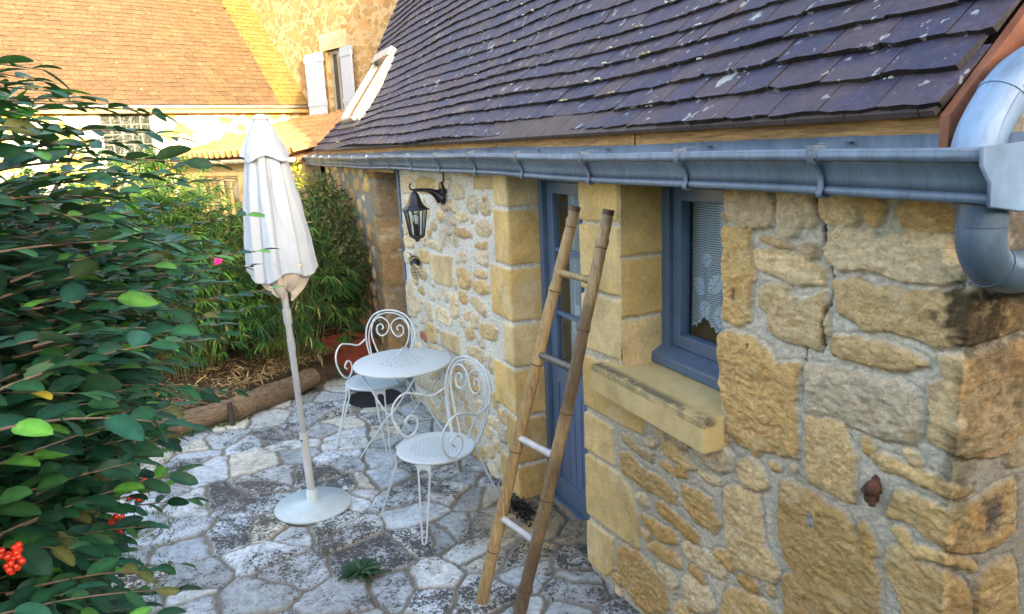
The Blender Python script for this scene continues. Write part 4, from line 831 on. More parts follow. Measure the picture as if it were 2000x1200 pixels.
b=MB(); b.tube([rot2(.0,-.20,TH*.53),rot2(.0,.20,TH*.53)],.006,8); b.build('crossbar',M_WIRON,tab,0,True)
def spiral(c,r0,r1,a0,turns,n=26):
    out=[]
    for i in range(n+1):
        t=i/n; a=a0+turns*2*math.pi*t; r=r0+(r1-r0)*t; out.append((c[0]+r*math.cos(a),c[1]+r*math.sin(a)))
    return out
def make_chair(loc,label,rz,SH,sc=1.12):
    """faces +X"""
    t=empty('garden_chair',loc,label,'chair','white wrought-iron garden chairs',rz); rr=.0068
    b=MB(); b.lathe([(.001,.0),(.20*sc,.004),(.208*sc,.0),(.210*sc,.008),(.206*sc,.016),(.195*sc,.016),(.001,.010)],(0,0,SH-.012),44); b.build('seat',M_WSEAT,t,0,True)
    bx=-.185*sc; lean=.16
    def bp(y,z): return (bx-lean*(z),y*sc,SH+z*sc*.92)       # a point in the leaning back plane
    b=MB()
    arch=[(-.115,-.01),(-.165,.12),(-.195,.24),(-.188,.34),(-.14,.425),(-.07,.462),(0,.472),(.07,.462),(.14,.425),(.188,.34),(.195,.24),(.165,.12),(.115,-.01)]
    b.tube([bp(*p) for p in spline([np.array(p) for p in arch],5)],rr,8)
    arch2=[(p[0]*.88,p[1]*.955+.002) for p in arch]; b.tube([bp(*p) for p in spline([np.array(p) for p in arch2],5)],rr*.72,7) if sc>0 else None
    bf=b.build('back_frame',M_WIRON,t,0,True)
    b=MB()
    for s_ in (-1,1):
        pts=[(s_*.03,-.005),(s_*.055,.06),(s_*.115,.18),(s_*.150,.28),(s_*.140,.37),(s_*.085,.415),(s_*.025,.39),(s_*.008,.345),(s_*.03,.295),(s_*.07,.275),(s_*.105,.30),(s_*.105,.345),(s_*.075,.362),(s_*.055,.34),(s_*.066,.322)]
        b.tube([bp(*p) for p in spline([np.array(p) for p in pts],5)],rr*.85,8)
    b.build('heart_scroll',M_WIRON,t,0,True)
    for s_ in (-1,1):
        b=MB(); Yh=s_*.198*sc
        pts=[(bx-.035,Yh,SH+.225*sc),(bx+.06,Yh*1.06,SH+.20*sc),(bx+.14,Yh*1.14,SH+.225*sc),(bx+.24,Yh*1.2,SH+.245*sc),(bx+.315,Yh*1.2,SH+.20*sc),(bx+.335,Yh*1.15,SH+.125*sc),(bx+.30,Yh*1.08,SH+.045*sc),(bx+.24,Yh*1.03,SH+.012),(bx+.185,Yh*1.02,SH+.05*sc),(bx+.185,Yh*1.04,SH+.105*sc),(bx+.23,Yh*1.06,SH+.125*sc),(bx+.262,Yh*1.06,SH+.095*sc),(bx+.235,Yh*1.06,SH+.07*sc)]
        b.tube(spline(pts,6),rr,8); b.build('armrest',M_WIRON,t,0,True)
    for s_ in (-1,1):     # hairpin front legs with a small bracket plate, single rear legs
        b=MB(); e=np.array((.165*sc,s_*.125*sc,SH-.012)); f=np.array((.245*sc,s_*.205*sc,.012)); side=np.array((-.55,s_*.83*-1,0)); side=np.array((-s_*.60*1,.80,0))*.030*sc*1.0
        b.tube([e+side*1.1,e+side*1.0-np.array((0,0,.06)),f+side*.35,f+np.array((0,0,-.008)),f-side*.35,e-side*1.0-np.array((0,0,.06)),e-side*1.1],rr*.88,8)
        b.poly_prism([e+side*1.1,e-side*1.1,e-side*.95-np.array((0,0,.05)),e-side*.45-np.array((0,0,.025)),e+side*.45-np.array((0,0,.025)),e+side*.95-np.array((0,0,.05))],(.003,s_*.002,0)); b.build('leg',M_WIRON,t,0,True)
        b=MB(); b.tube(spline([(bx+.01,s_*.115*sc,SH-.004),(bx-.01,s_*.13*sc,SH*.75),(bx-.06,s_*.16*sc,SH*.4),(bx-.13,s_*.20*sc,.0)],5),rr,8); b.build('leg',M_WIRON,t,0,True)
    b=MB(); ring=[(.15*sc*math.cos(w),.15*sc*math.sin(w),SH-.03) for w in np.linspace(0,2*math.pi,29)]; b.tube(ring,rr*.7,6,False); b.build('seat_ring',M_WIRON,t,0,True)
    return t
make_chair((-3.975,-.515,gz(-3.97)),'white wrought-iron armchair in front of the table, nearer the bamboo ladder',R(-72),.435)
make_chair((-5.43,-.545,gz(-5.43)),'white wrought-iron armchair behind the table, its heart-scroll back before the niche',R(-44),.485)

# ------------------------------------------------------------ houses beyond the garden
UD=np.array((-.357,.934,0.)); UD/=np.linalg.norm(UD); ND=np.array((-UD[1],UD[0],0.))   # along the far facade (to the right), and away from us
P0=np.array((-15.852,.552,0.))
def FP(s,d,z): return P0+UD*s+ND*d+np.array((0,0,z))
def fbox(b,s0,s1,d0,d1,z0,z1,mi=0): b.bar(FP(s0,d0,z0),UD*(s1-s0),ND*(d1-d0),(0,0,z1-z0),mi)
long_house=empty('long_house',tuple(FP(-4,0,-.4)),'long low house in full sun with a wide brown tiled roof and a glass-block window','house')
M_FW=m_far_wall('far_rubble',(.42,.29,.07),(.60,.57,.48),3.0,.60)
b=MB()
# wall with an opening for the glass blocks
gx0,gx1,gz0,gz1=-3.80,-3.00,2.05,2.90
for a in ((-14,gx0,-.4,3.0),(gx1,-.0,-.4,3.0),(gx0,gx1,-.4,gz0),(gx0,gx1,gz1,3.0)): fbox(b,a[0],a[1],0,.35,a[2],a[3])
b.build('wall',M_FW,long_house)
wdw=None
b=MB(); fbox(b,gx0,gx1,.05,.09,gz0,gz1); mg=NT('glass_block_mortar'); mg.base((.17,.165,.14)); wdw=b.build('window',mg.m,long_house)
tgb=NT('glass_block'); f=tgb.noise(22,4,.7,None,1.5); tgb.base(tgb.ramp(f,[(.38,(.008,.013,.013)),(.6,(.035,.048,.045)),(.78,(.13,.15,.14))])); tgb.set(Roughness=.12); tgb.bump(f,.6,.01)
b=MB(); nb=5; w=(gx1-gx0)/nb
for i in range(nb):
    for j in range(5):
        z=gz1-(j+1)*.17; fbox(b,gx0+i*w+.010,gx0+(i+1)*w-.010,.03,.06,z+.008,z+.162)
b.build('pane',tgb.m,wdw,.006)
b=MB(); fbox(b,-14,.03,-.20,-.14,2.90,2.985); b.build('fascia',M_CREAM,long_house)
b=MB(); fbox(b,-14,.0,-.14,.0,2.93,2.96); b.build('soffit',M_CREAM,long_house)
b=MB(); pr=[(-.22+.055*math.cos(w),3.02+.05*math.sin(w)) for w in np.linspace(R(170),R(370),12)]
vs=[tuple(FP(s_,d,z)) for s_ in (-14,-9,-4,.04) for d,z in pr]; n=len(pr); b.add(vs,[(i*n+k,i*n+k+1,(i+1)*n+k+1,(i+1)*n+k) for i in range(3) for k in range(n-1)],True)
o=b.build('gutter',M_ZINCL,long_house); m=o.modifiers.new('s','SOLIDIFY'); m.thickness=.006
fang=R(46.3)
def fprof(s_): return -.20+math.cos(fang)*s_,3.03+math.sin(fang)*s_,-math.sin(fang),math.cos(fang)
def fframe(V): return P0+V[:,0:1]*UD+V[:,1:2]*ND+np.array((0,0,1))*V[:,2:3]
PALF=[(.092,.059,.032),(.084,.055,.030),(.104,.068,.037),(.096,.064,.035),(.078,.052,.030)]
PALY=[(.165,.105,.032),(.18,.115,.036),(.15,.095,.030)]
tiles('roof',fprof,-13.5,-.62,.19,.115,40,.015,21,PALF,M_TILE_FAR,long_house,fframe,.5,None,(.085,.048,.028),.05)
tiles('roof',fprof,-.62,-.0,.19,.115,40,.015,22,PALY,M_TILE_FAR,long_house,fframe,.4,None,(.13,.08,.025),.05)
b=MB(); b.poly_prism([FP(-13.5,-.19,2.98),FP(-13.5,3.15,6.40),FP(-13.5,6.4,3.0)],UD*13.49); b.build('roof_boarding',m_plain('far_boarding',(.12,.07,.04),.9),long_house)
# tall stone house whose flank closes the long roof
stone_house=empty('stone_house',tuple(FP(0,-2,-.4)),'tall rubble-stone house with white shutters standing above the long brown roof','house')
M_FT=m_far_wall('flank_rubble',(.24,.155,.065),(.36,.28,.16),6.5,.80)
wz0,wz1,wd0,wd1=2.80,3.98,-1.56,-1.0
b=MB()
for a in ((-4.3,wd0,-.4,8.2),(wd1,6.0,-.4,8.2),(wd0,wd1,-.4,wz0),(wd0,wd1,wz1,8.2)): fbox(b,.0,.45,a[0],a[1],a[2],a[3])
b.build('wall',M_FT,stone_house)
b=MB(); fbox(b,.45,7,-4.3,-3.85,-.4,8.2); fbox(b,.45,7,5.6,6.0,-.4,8.2); fbox(b,6.6,7,-3.85,5.6,-.4,8.2); fbox(b,.45,.5,wd0-.3,wd1+.3,wz0-.4,wz1+.4); b.build('outer_wall',M_FT,stone_house)
b=MB(); fbox(b,-.012,.2,wd0-.22,wd1+.18,wz1,wz1+.30); 
b.build('lintel',m_plain('pale_lintel',(.42,.34,.22),.9,0,.15,6,.4),stone_house)
b=MB(); 
for k in range(9): w=.34 if k%2 else .22; fbox(b,-.015,.1,-4.32,-4.32+w+.3,1+k*.42,1.40+k*.42)
b.build('corner_quoins',m_plain('pale_quoin',(.50,.46,.36),.9,0,.1,6,.3),stone_house)
b=MB(); fbox(b,.09,.15,wd0,wd0+.06,wz0,wz1); fbox(b,.09,.15,wd1-.06,wd1,wz0,wz1); fbox(b,.09,.15,wd0+.06,wd1-.06,wz0,wz0+.07); fbox(b,.09,.15,wd0+.06,wd1-.06,wz1-.07,wz1); fbox(b,.095,.14,(wd0+wd1)/2-.04,(wd0+wd1)/2+.04,wz0+.07,wz1-.07)
sw=b.build('window',m_plain('window_grey',(.22,.22,.21),.6),stone_house)
b=MB(); fbox(b,.12,.125,wd0+.05,wd1-.05,wz0+.05,wz1-.05); b.build('pane',m_plain('dark_pane',(.03,.035,.04),.08),sw)
b=MB(); fbox(b,-.03,.3,wd0-.04,wd1+.04,wz0-.08,wz0); b.build('sill',M_LINT,sw)
for (h,dirv,L,lab) in ((wd1+.02,(-.06,1.0),.60,'white shutter folded back flat on the wall, in sun'),(wd0-.02,(-.12,-1.0),.46,'white shutter folded open on the right of its window')):
    b=MB(); dv=UD*dirv[0]+ND*dirv[1]; dv/=np.linalg.norm(dv); nv=np.array((-dv[1],dv[0],0)); o=FP(-.05,h,wz0+.02)
    for k in range(5): b.bar(o+dv*(k*L/5+.002),dv*(L/5-.004),nv*.028,(0,0,wz1-wz0-.04))
    for z in (.17,.98): b.bar(o+nv*.028+np.array((0,0,z)),dv*L,nv*.016,(0,0,.08)); b.bar(o-nv*.016+np.array((0,0,z)),dv*L,nv*.016,(0,0,.08))
    tag(b.build('shutter',M_SHUT,stone_house),lab)
b=MB(); 
r0=[FP(-.35,-4.6,8.15),FP(-.35,6.3,8.15),FP(7.3,6.3,8.15),FP(7.3,-4.6,8.15)]; rt=[FP(3.5,-1,10.5),FP(3.5,3,10.5)]
b.add(r0+rt,[(0,1,5,4),(1,2,5),(2,3,4,5),(3,0,4),(3,2,1,0)]); b.build('roof',m_plain('stone_house_roof',(.12,.07,.05),.85,0,.3,8,.4),stone_house)
b=MB(); q=[FP(-.62,1.35,4.25),FP(-.02,1.30,4.2),FP(-.02,2.6,5.6),FP(-1.0,2.5,5.45)]; b.poly_prism(q,(0,0,.10)); tb2=b.build('roof_valley',m_plain('shaded_valley_tile',(.05,.045,.06),.8,0,.4,18,.6),long_house)  # roof piece in shade: the shade is put into its dark tile colour
# ---- porch building in the corner, canal-tile roof
PA=np.array((-10.93,-.20,0.)); PBk=np.array((-14.95,-1.95,0.)); ED=(PBk-PA); EL=np.linalg.norm(ED); ED/=EL; EN=np.array((ED[1],-ED[0],0.))
if EN[1]<0: EN=-EN
porch=empty('porch',tuple(PA+ED*2+np.array((0,0,-.3))),'lean-to porch with orange canal-tile roof between the cottage and the long house','porch')
def PP(s,d,z): return PA+ED*s+EN*d+np.array((0,0,z))
nu=int(EL/.02)+1; du=np.linspace(-.0,EL,nu); rows=[]; V=[];Cl=[]
for j in range(9):
    for e in (0,1):
        d=-.16+j*.40+(0 if e==0 else .40); lift=.045-.03*e
        for s_ in du:
            ph=(s_/.20)%1; w=math.sin(math.pi*(ph/.62))*.072 if ph<.62 else -.045*math.sin(math.pi*(ph-.62)/.38)
            jit=.012*math.sin(math.floor(s_/.20)*12.9+j*5.1); z=2.085+(d+.16)*.245+w+lift+.3*jit; p=PP(s_,d+(jit if e==0 else 0),z); V.append(p)
            k=.8+.4*((math.sin(math.floor(s_/.2)*78.2+j*37.7)*43758.5)%1); Cl.append((.40*k,.20*k,.085*k))
Fq=[]
for r0 in range(18-1):
    for i in range(nu-1): a=r0*nu+i; Fq.append((a,a+1,a+nu+1,a+nu))
me=mesh_np('roof',V,np.array(Fq),True,None,np.array(Cl)); link('roof',me,M_CANAL,porch)
b=MB(); b.poly_prism([PP(0.02,-.10,1.98),PP(.02,-.10,2.05),PP(.02,3.4,2.9),PP(.02,3.4,1.98)],ED*(EL-.05)); b.build('roof_boarding',m_plain('porch_beam',(.20,.11,.05),.8,0,.3,12),porch)
b=MB(); n=10; pr=[(-.19+.06*math.cos(w),2.05+.055*math.sin(w)) for w in np.linspace(R(175),R(365),n)]
vs=[tuple(PP(s_,d,z)) for s_ in np.linspace(0,EL,8) for d,z in pr]; b.add(vs,[(i*n+k,i*n+k+1,(i+1)*n+k+1,(i+1)*n+k) for i in range(7) for k in range(n-1)],True)
pg=b.build('gutter',M_ZINCL,porch); m=pg.modifiers.new('s','SOLIDIFY'); m.thickness=.005
for k in range(10):
    b=MB(); s_=.2+k*.46; b.tube([PP(s_,-.19+.066*math.cos(w),2.05+.061*math.sin(w)) for w in np.linspace(R(178),R(362),10)],.007,5); b.build('bracket',M_ZINCL,pg)
b=MB()
doors=[(.35,.0),]
# wall pieces round a window/door band
def pbox(b,s0,s1,d0,d1,z0,z1,mi=0): b.bar(PP(s0,d0,z0),ED*(s1-s0),EN*(d1-d0),(0,0,z1-z0),mi)
for a in ((0.0,1.25,-.4,1.98),(1.25,1.72,1.86,1.98),(1.72,2.05,-.4,1.98),(2.05,3.55,1.80,1.98),(2.05,3.55,-.4,.75),(3.55,EL,-.4,1.98)): pbox(b,a[0],a[1],.0,.25,a[2],a[3])
b.build('wall',m_plain('cream_render',(.30,.225,.115),.9,0,.12,5,.3),porch)
b=MB(); pbox(b,1.25,1.72,.12,.16,-.4,1.86); b.build('door',M_IRON,porch)
b=MB()
for a in ((2.05,2.10),(2.78,2.84),(3.50,3.55)): pbox(b,a[0],a[1],.05,.12,.75,1.80)
pbox(b,2.05,3.55,.05,.12,1.72,1.80); pbox(b,2.05,3.55,.05,.12,.75,.82); pw=b.build('window',M_CREAM,porch)
b=MB(); pbox(b,2.05,3.55,.10,.105,.78,1.78); b.build('pane',m_plain('porch_pane',(.02,.02,.018),.08),pw)
b=MB(); 
for s_ in (2.45,3.2):
    b=MB(); b.add([PP(s_,.095,.85),PP(s_+.20,.095,.85),PP(s_+.08,.095,1.7),PP(s_+.02,.095,1.7)],[(0,1,2,3)]); b.build('curtain',M_CREAM,pw)
make_lantern(tuple(PP(1.05,-.02,1.80)),'small black lantern on the cream wall of the porch, half behind the parasol',math.atan2(EN[1],EN[0])-math.pi/2)
# hanging wire across the garden in front of the long roof
b=MB(); w0=hit(150,128,0,-12.6); w1=hit(482,68,0,-14.3); b.tube([w0+(w1-w0)*t-np.array((0,0,.10*math.sin(math.pi*t))) for t in np.linspace(0,1,14)],.005,5); tag(b.build('wire',m_plain('wire_brown',(.16,.10,.06))),'thin brown wire strung in front of the long sunlit roof','wire')

# ------------------------------------------------------------ logs, soil bank, pot, mat, litter
def log(p0,p1,r,label,seed):
    rr=random.Random(seed); n=26; P=[];rs=[]; p0=np.array(p0);p1=np.array(p1)
    for i in range(n):
        t=i/(n-1); P.append(p0+(p1-p0)*t+np.array((rr.uniform(-.004,.004),rr.uniform(-.004,.004),rr.uniform(-.004,.004)+.012*math.sin(t*7)))); rs.append(r*(1+.06*math.sin(t*11+seed)+rr.uniform(-.02,.02))*(1 if 0<i<n-1 else .93))
    b=MB(); b.tube(P,rs,16); o=b.build('log',M_LOG); return tag(o,label,'log','logs edging the planting bed')
log((-6.28,-2.62,-.05),(-6.60,-1.62,-.045),.098,'weathered log nearer the cotoneaster shrub, edging the bed left of the short stake',1)
log((-6.55,-1.60,-.05),(-7.22,-.82,-.06),.105,'weathered log edging the bed behind the parasol pole, right of the short stake',2)
b=MB(); b.tube([(-6.42,-1.60,-.2),(-6.425,-1.60,-.02),(-6.44,-1.605,.075)],[.026,.025,.022],8); tag(b.build('stake',m_plain('dark_stake',(.05,.035,.025),.85,0,.4,20,.5)),'short dark wooden stake between the two edging logs','stake')
a=np.linspace(-11.5,-6.2,60); c=np.linspace(-5.5,.2,64); X,Y=np.meshgrid(a,c,indexing='ij')
edge=np.interp(Y,[-5.5,-2.6,-1.62,-.85,.2],[-6.1,-6.35,-6.62,-7.25,-7.9]); dd=edge-X
Z=-.10+.10*sst(.0,.5,dd)+.18*sst(.4,2,dd)+.025*fbm(X*5,Y*5,41)-.3*(1-sst(-.12,.02,dd))
tag(link('soil_bank',mesh_np('soil_bank',np.stack([X,Y,Z],-1).reshape(-1,3),grid_faces(60,64)),M_SOIL),kind='structure')
pot=empty('terracotta_pot',(-7.72,-.36,-.17),'large square terracotta pot on the patio under the bamboo','plant pot')
def sqpot(b,h0,h1,w0,w1,rz=.5,th=.0):
    vs=[]
    for (h,w) in ((h0,w0),(h1,w1)):
        for k in range(4): an=rz+math.pi/4+k*math.pi/2; vs.append((-7.72+w*1.414*math.cos(an),-.36+w*1.414*math.sin(an),-.17+h))
    return vs
b=MB(); A=sqpot(b,0,.27,.15,.185); b.add(A,[(3,2,1,0)]+[(k,(k+1)%4,4+(k+1)%4,4+k) for k in range(4)]); b.build('body',M_POT,pot,.008)
b=MB(); A=sqpot(b,.27,.35,.20,.205); I=sqpot(b,.27,.35,.165,.17); b.add(A+I,[(k,(k+1)%4,4+(k+1)%4,4+k) for k in range(4)]+[(4+k,4+(k+1)%4,12+(k+1)%4,12+k) for k in range(4)]+[(12+k,12+(k+1)%4,8+(k+1)%4,8+k) for k in range(4)]+[((k+1)%4,k,8+k,8+(k+1)%4) for k in range(4)]); b.build('rim',M_POT,pot,.006)
b=MB(); A=sqpot(b,.30,.31,.165,.165); b.add(A[4:],[(0,1,2,3)]); b.build('soil',M_SOIL,pot)
b=MB(); b.lathe([(.001,0),(.25,0),(.255,.004),(.25,.010),(.23,.012),(.001,.010)],(-6.52,-.36,gz(-6.5)+.004),36)
for k in range(5): b.lathe([(.035+.036*k,.010),(.043+.036*k,.014),(.051+.036*k,.010)],(-6.52,-.36,gz(-6.5)+.004),36)
tag(b.build('doormat',M_MAT),'round black rubber mat on the flagstones in front of the niche','mat')

# ------------------------------------------------------------ foliage
def leaf_tpl(kind):
    if kind=='oval': st=[(0,.0),(.09,.26),(.28,.47),(.55,.5),(.80,.39),(.94,.20),(1,.02)]; fold,bend=.16,.16
    elif kind=='blade': st=[(0,.12),(.25,.5),(.6,.40),(1,.0)]; fold,bend=.12,.22
    else: st=[(0,.0),(.3,.5),(.7,.42),(1,.0)]; fold,bend=.15,.15
    V=[];Fq=[]
    for x,w in st:
        for y in (-1,0,1): V.append((x,y*w,(fold*abs(y)*w*.9 if True else 0)-bend*x*x))
    for i in range(len(st)-1):
        for k in (0,1): a=i*3+k; Fq.append((a,a+3,a+4,a+1))
    return np.array(V),np.array(Fq)
TPL={k:leaf_tpl(k) for k in ('oval','blade','small')}
def leaves(name,pos,dirs,ups,ln,wd,cols,mat,kind,parent=None):
    V,Fq=TPL[kind]; pos=np.asarray(pos,float);N=len(pos)
    d=np.asarray(dirs,float); d=d/np.linalg.norm(d,axis=1)[:,None]; u=np.asarray(ups,float); u=u-(u*d).sum(1)[:,None]*d; u/=np.linalg.norm(u,axis=1)[:,None]+1e-9; r=np.cross(u,d)
    ln=np.asarray(ln)[:,None,None]; wd=np.asarray(wd)[:,None,None]
    W=pos[:,None,:]+V[None,:,0:1]*ln*d[:,None]+V[None,:,1:2]*wd*r[:,None]+V[None,:,2:3]*ln*u[:,None]
    Fa=(Fq[None]+(np.arange(N)*len(V))[:,None,None]).reshape(-1,4)
    C=(np.asarray(cols,float)[:,None,:]*np.where(np.abs(V[:,1])<1e-6,1.45,.88)[None,:,None]).reshape(-1,3)
    me=mesh_np(name,W.reshape(-1,3),Fa,True,None,C); return link(name,me,mat,parent)
r=np.random.default_rng(42)
shrub=empty('cotoneaster_shrub',(-2.4,-2.6,gz(-2.4)),'large dark green cotoneaster shrub with red berries, filling the left side of the patio','shrub')
ZK=[0,.5,.92,1.3,1.42,1.63,1.9,2.1,2.25,2.4,2.6]; YK=[-2.06,-2.05,-2.02,-1.93,-1.84,-1.75,-1.70,-1.80,-2.02,-2.3,-2.6]
def yfront(z): return np.interp(z,ZK,YK)
stem=MB(); lp=[];ld=[];lu=[];ll=[];lw=[];lc=[]
GREEN=np.array([(.010,.056,.024),(.014,.068,.026),(.007,.044,.024),(.022,.086,.028),(.010,.058,.034)])
def put_leaf(p,d,u,L,c=None):
    lp.append(p);ld.append(d);lu.append(u);ll.append(L);lw.append(L*r.uniform(.40,.56))
    if c is None:
        q=r.random(); c=GREEN[r.integers(5)]*r.uniform(.7,1.45)
        if q<.07: c=np.array((.065,.20,.032))*r.uniform(.7,1.5)
        elif q<.078: c=np.array((.36,.27,.03))
        elif q<.10: c=np.array((.085,.095,.03))
    lc.append(c)
def shoot(p0,d0,L,leafL,droop=.25,n=None,rad=.0027,bare=.0,face=.0):
    """one arching shoot with two ranks of leaves"""
    P=[np.array(p0,float)]; d=np.array(d0,float); d/=np.linalg.norm(d); k=max(6,int(L/.04)); sd=r.uniform(-.5,.5,3)*.10
    for i in range(k):
        d=d+np.array((0,0,-droop/k))+sd/k+r.normal(0,.02,3); d/=np.linalg.norm(d); P.append(P[-1]+d*(L/k))
    rs=[rad*(1-.75*i/k) for i in range(k+1)]; stem.tube(P,rs,5,False)
    m=n or int(L/.021); P=np.array(P)
    for i in range(m):
        t=bare+(1-bare)*(i+.5)/m; f=t*k; j=min(int(f),k-1); p=P[j]+(P[j+1]-P[j])*(f-j); ax=P[j+1]-P[j]; ax=ax/np.linalg.norm(ax)
        sidev=np.cross(ax,(0,0,1)); sidev/=np.linalg.norm(sidev)+1e-6; up=np.cross(sidev,ax); s_=1 if i%2 else -1
        dv=ax*r.uniform(.45,1.0)+sidev*s_*r.uniform(.5,1.0)+up*r.uniform(-.15,.45); put_leaf(p,dv+np.array((0,0,-.5*face)),up*(1-.6*face)+face*np.array((.75,.55,.35))+r.normal(0,.33,3),leafL*r.uniform(.7,1.2)*(1 if t<.85 else .75))
    put_leaf(P[-1],d+r.normal(0,.2,3),(0,0,1),leafL*.8)
    return P
# leader stems from the ground
for i in range(34):
    x=r.uniform(-3.3,-1.3); b0=np.array((x,-2.75+r.uniform(-.3,.3),gz(x)-.05)); z1=r.uniform(1.0,2.35); tip=np.array((x+r.uniform(-.3,.3),yfront(z1)-r.uniform(.1,.45),z1))
    stem.tube(spline([b0,b0*.6+tip*.4+np.array((0,-.12,.25)),b0*.25+tip*.75+np.array((0,-.05,.15)),tip],5),[.016-.012*k/15 for k in range(16)],6,False)
# shell of shoots over the face and top of the shrub
def depthx(x): return .18*min(0,x+2.2)
for i in range(1250):
    x=r.uniform(-3.35,-1.0); z=r.uniform(.02,1.97); back=abs(r.normal(0,.20)); yf=yfront(z)+depthx(x); L=r.uniform(.16,.42)
    side=r.uniform(-.5,.35)
    dv=np.array((side-.12,.75,.25+.55*(z/2.2)-.25*(z<1.0))); p=np.array((x,yf-back-L*.72,z-L*.15))
    if z>1.2: dv=np.array((side-.25,.95,.16))
    shoot(p,dv,L,r.uniform(.054,.082) if z<1.35 else r.uniform(.046,.066),r.uniform(.15,.6),int(L/(.026 if z<1.35 else .023)),face=float(np.interp(z,[1.2,1.75],[1,.15])),rad=.0025 if z<1.35 else .0030)
for i in range(430):   # top crown
    x=r.uniform(-3.2,-1.0); y=r.uniform(-3.1,-1.90); z=np.interp(y,[-3.1,-2.3,-2.0,-1.8],[2.10,2.06,1.99,1.86])+r.uniform(-.25,.02)+float(.27*sst(-2.4,-1.6,x)*sst(-1.86,-1.98,y)); shoot((x,y,z-.1),(r.uniform(-.5,.2),.75,.25),r.uniform(.18,.38),.052,.45)
for i in range(6500):  # inner leaves, the shrub's inside shade put into their darker green
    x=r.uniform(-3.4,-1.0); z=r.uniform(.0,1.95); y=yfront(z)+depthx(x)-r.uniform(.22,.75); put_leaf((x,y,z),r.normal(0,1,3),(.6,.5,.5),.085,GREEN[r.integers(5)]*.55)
# long sprays that leave the mass
for p,d,L,lf,dr in [((-1.95,-2.20,1.98),(-.18,.40,.48),.36,.044,.25),((-2.0,-2.15,2.05),(-.1,.62,.36),.34,.042,.45),((-1.7,-2.1,2.05),(-.2,.3,.5),.26,.045,.25),((-2.3,-2.05,1.96),(-.3,.8,.30),.52,.044,.35),((-2.35,-1.98,1.86),(-.35,.9,.18),.55,.046,.30),((-2.2,-1.95,1.78),(-.25,.95,.22),.50,.05,.28),((-2.4,-2.0,1.72),(-.4,.9,.10),.58,.048,.15),((-2.3,-1.95,1.66),(-.3,.95,.10),.52,.05,.15),((-2.45,-2.0,1.58),(-.4,.9,.05),.56,.05,.1),
  ((-2.5,-2.05,1.50),(-.45,.9,.05),.50,.05,.1),((-2.4,-2.1,1.40),(-.3,.95,-.08),.55,.052,.05),((-2.3,-2.15,1.12),(-.3,.9,-.10),.42,.05,.2),((-2.2,-2.2,.98),(-.35,.9,-.15),.44,.046,.25),((-2.1,-2.2,.86),(-.3,.9,-.1),.40,.046,.3),((-2.0,-2.15,2.02),(-.25,.75,.36),.40,.044,.4),((-2.6,-2.0,1.98),(-.5,.8,.2),.55,.046,.2),((-2.1,-2.05,1.93),(-.2,.9,.22),.42,.045,.3)]:
    shoot(p,d,L,lf*1.38,dr,int(L/.034),.0042,.12,.25)
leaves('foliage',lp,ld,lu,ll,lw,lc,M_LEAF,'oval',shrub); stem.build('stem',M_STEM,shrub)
def berries(px,py,X,n,sp,rb):
    c=hit(px,py,0,X); b=MB()
    for i in range(n):
        q=c+np.array((r.normal(0,sp),r.normal(0,sp),r.normal(0,sp*.8))); rr_=rb*r.uniform(.8,1.15); b.lathe([(.0005,-rr_),(rr_*.7,-rr_*.72),(rr_,0),(rr_*.72,rr_*.7),(.0006,rr_*.95)],q,8)
    tag(b.build('berry_cluster',M_BERRY,shrub),kind=None)
for a in ((293,838,-2.3,26,.0095,.0058),(275,945,-1.95,11,.007,.0054),(268,972,-1.95,12,.007,.0054),(233,1022,-1.72,30,.0105,.0056),(18,1092,-1.18,28,.010,.0052)): berries(*a)

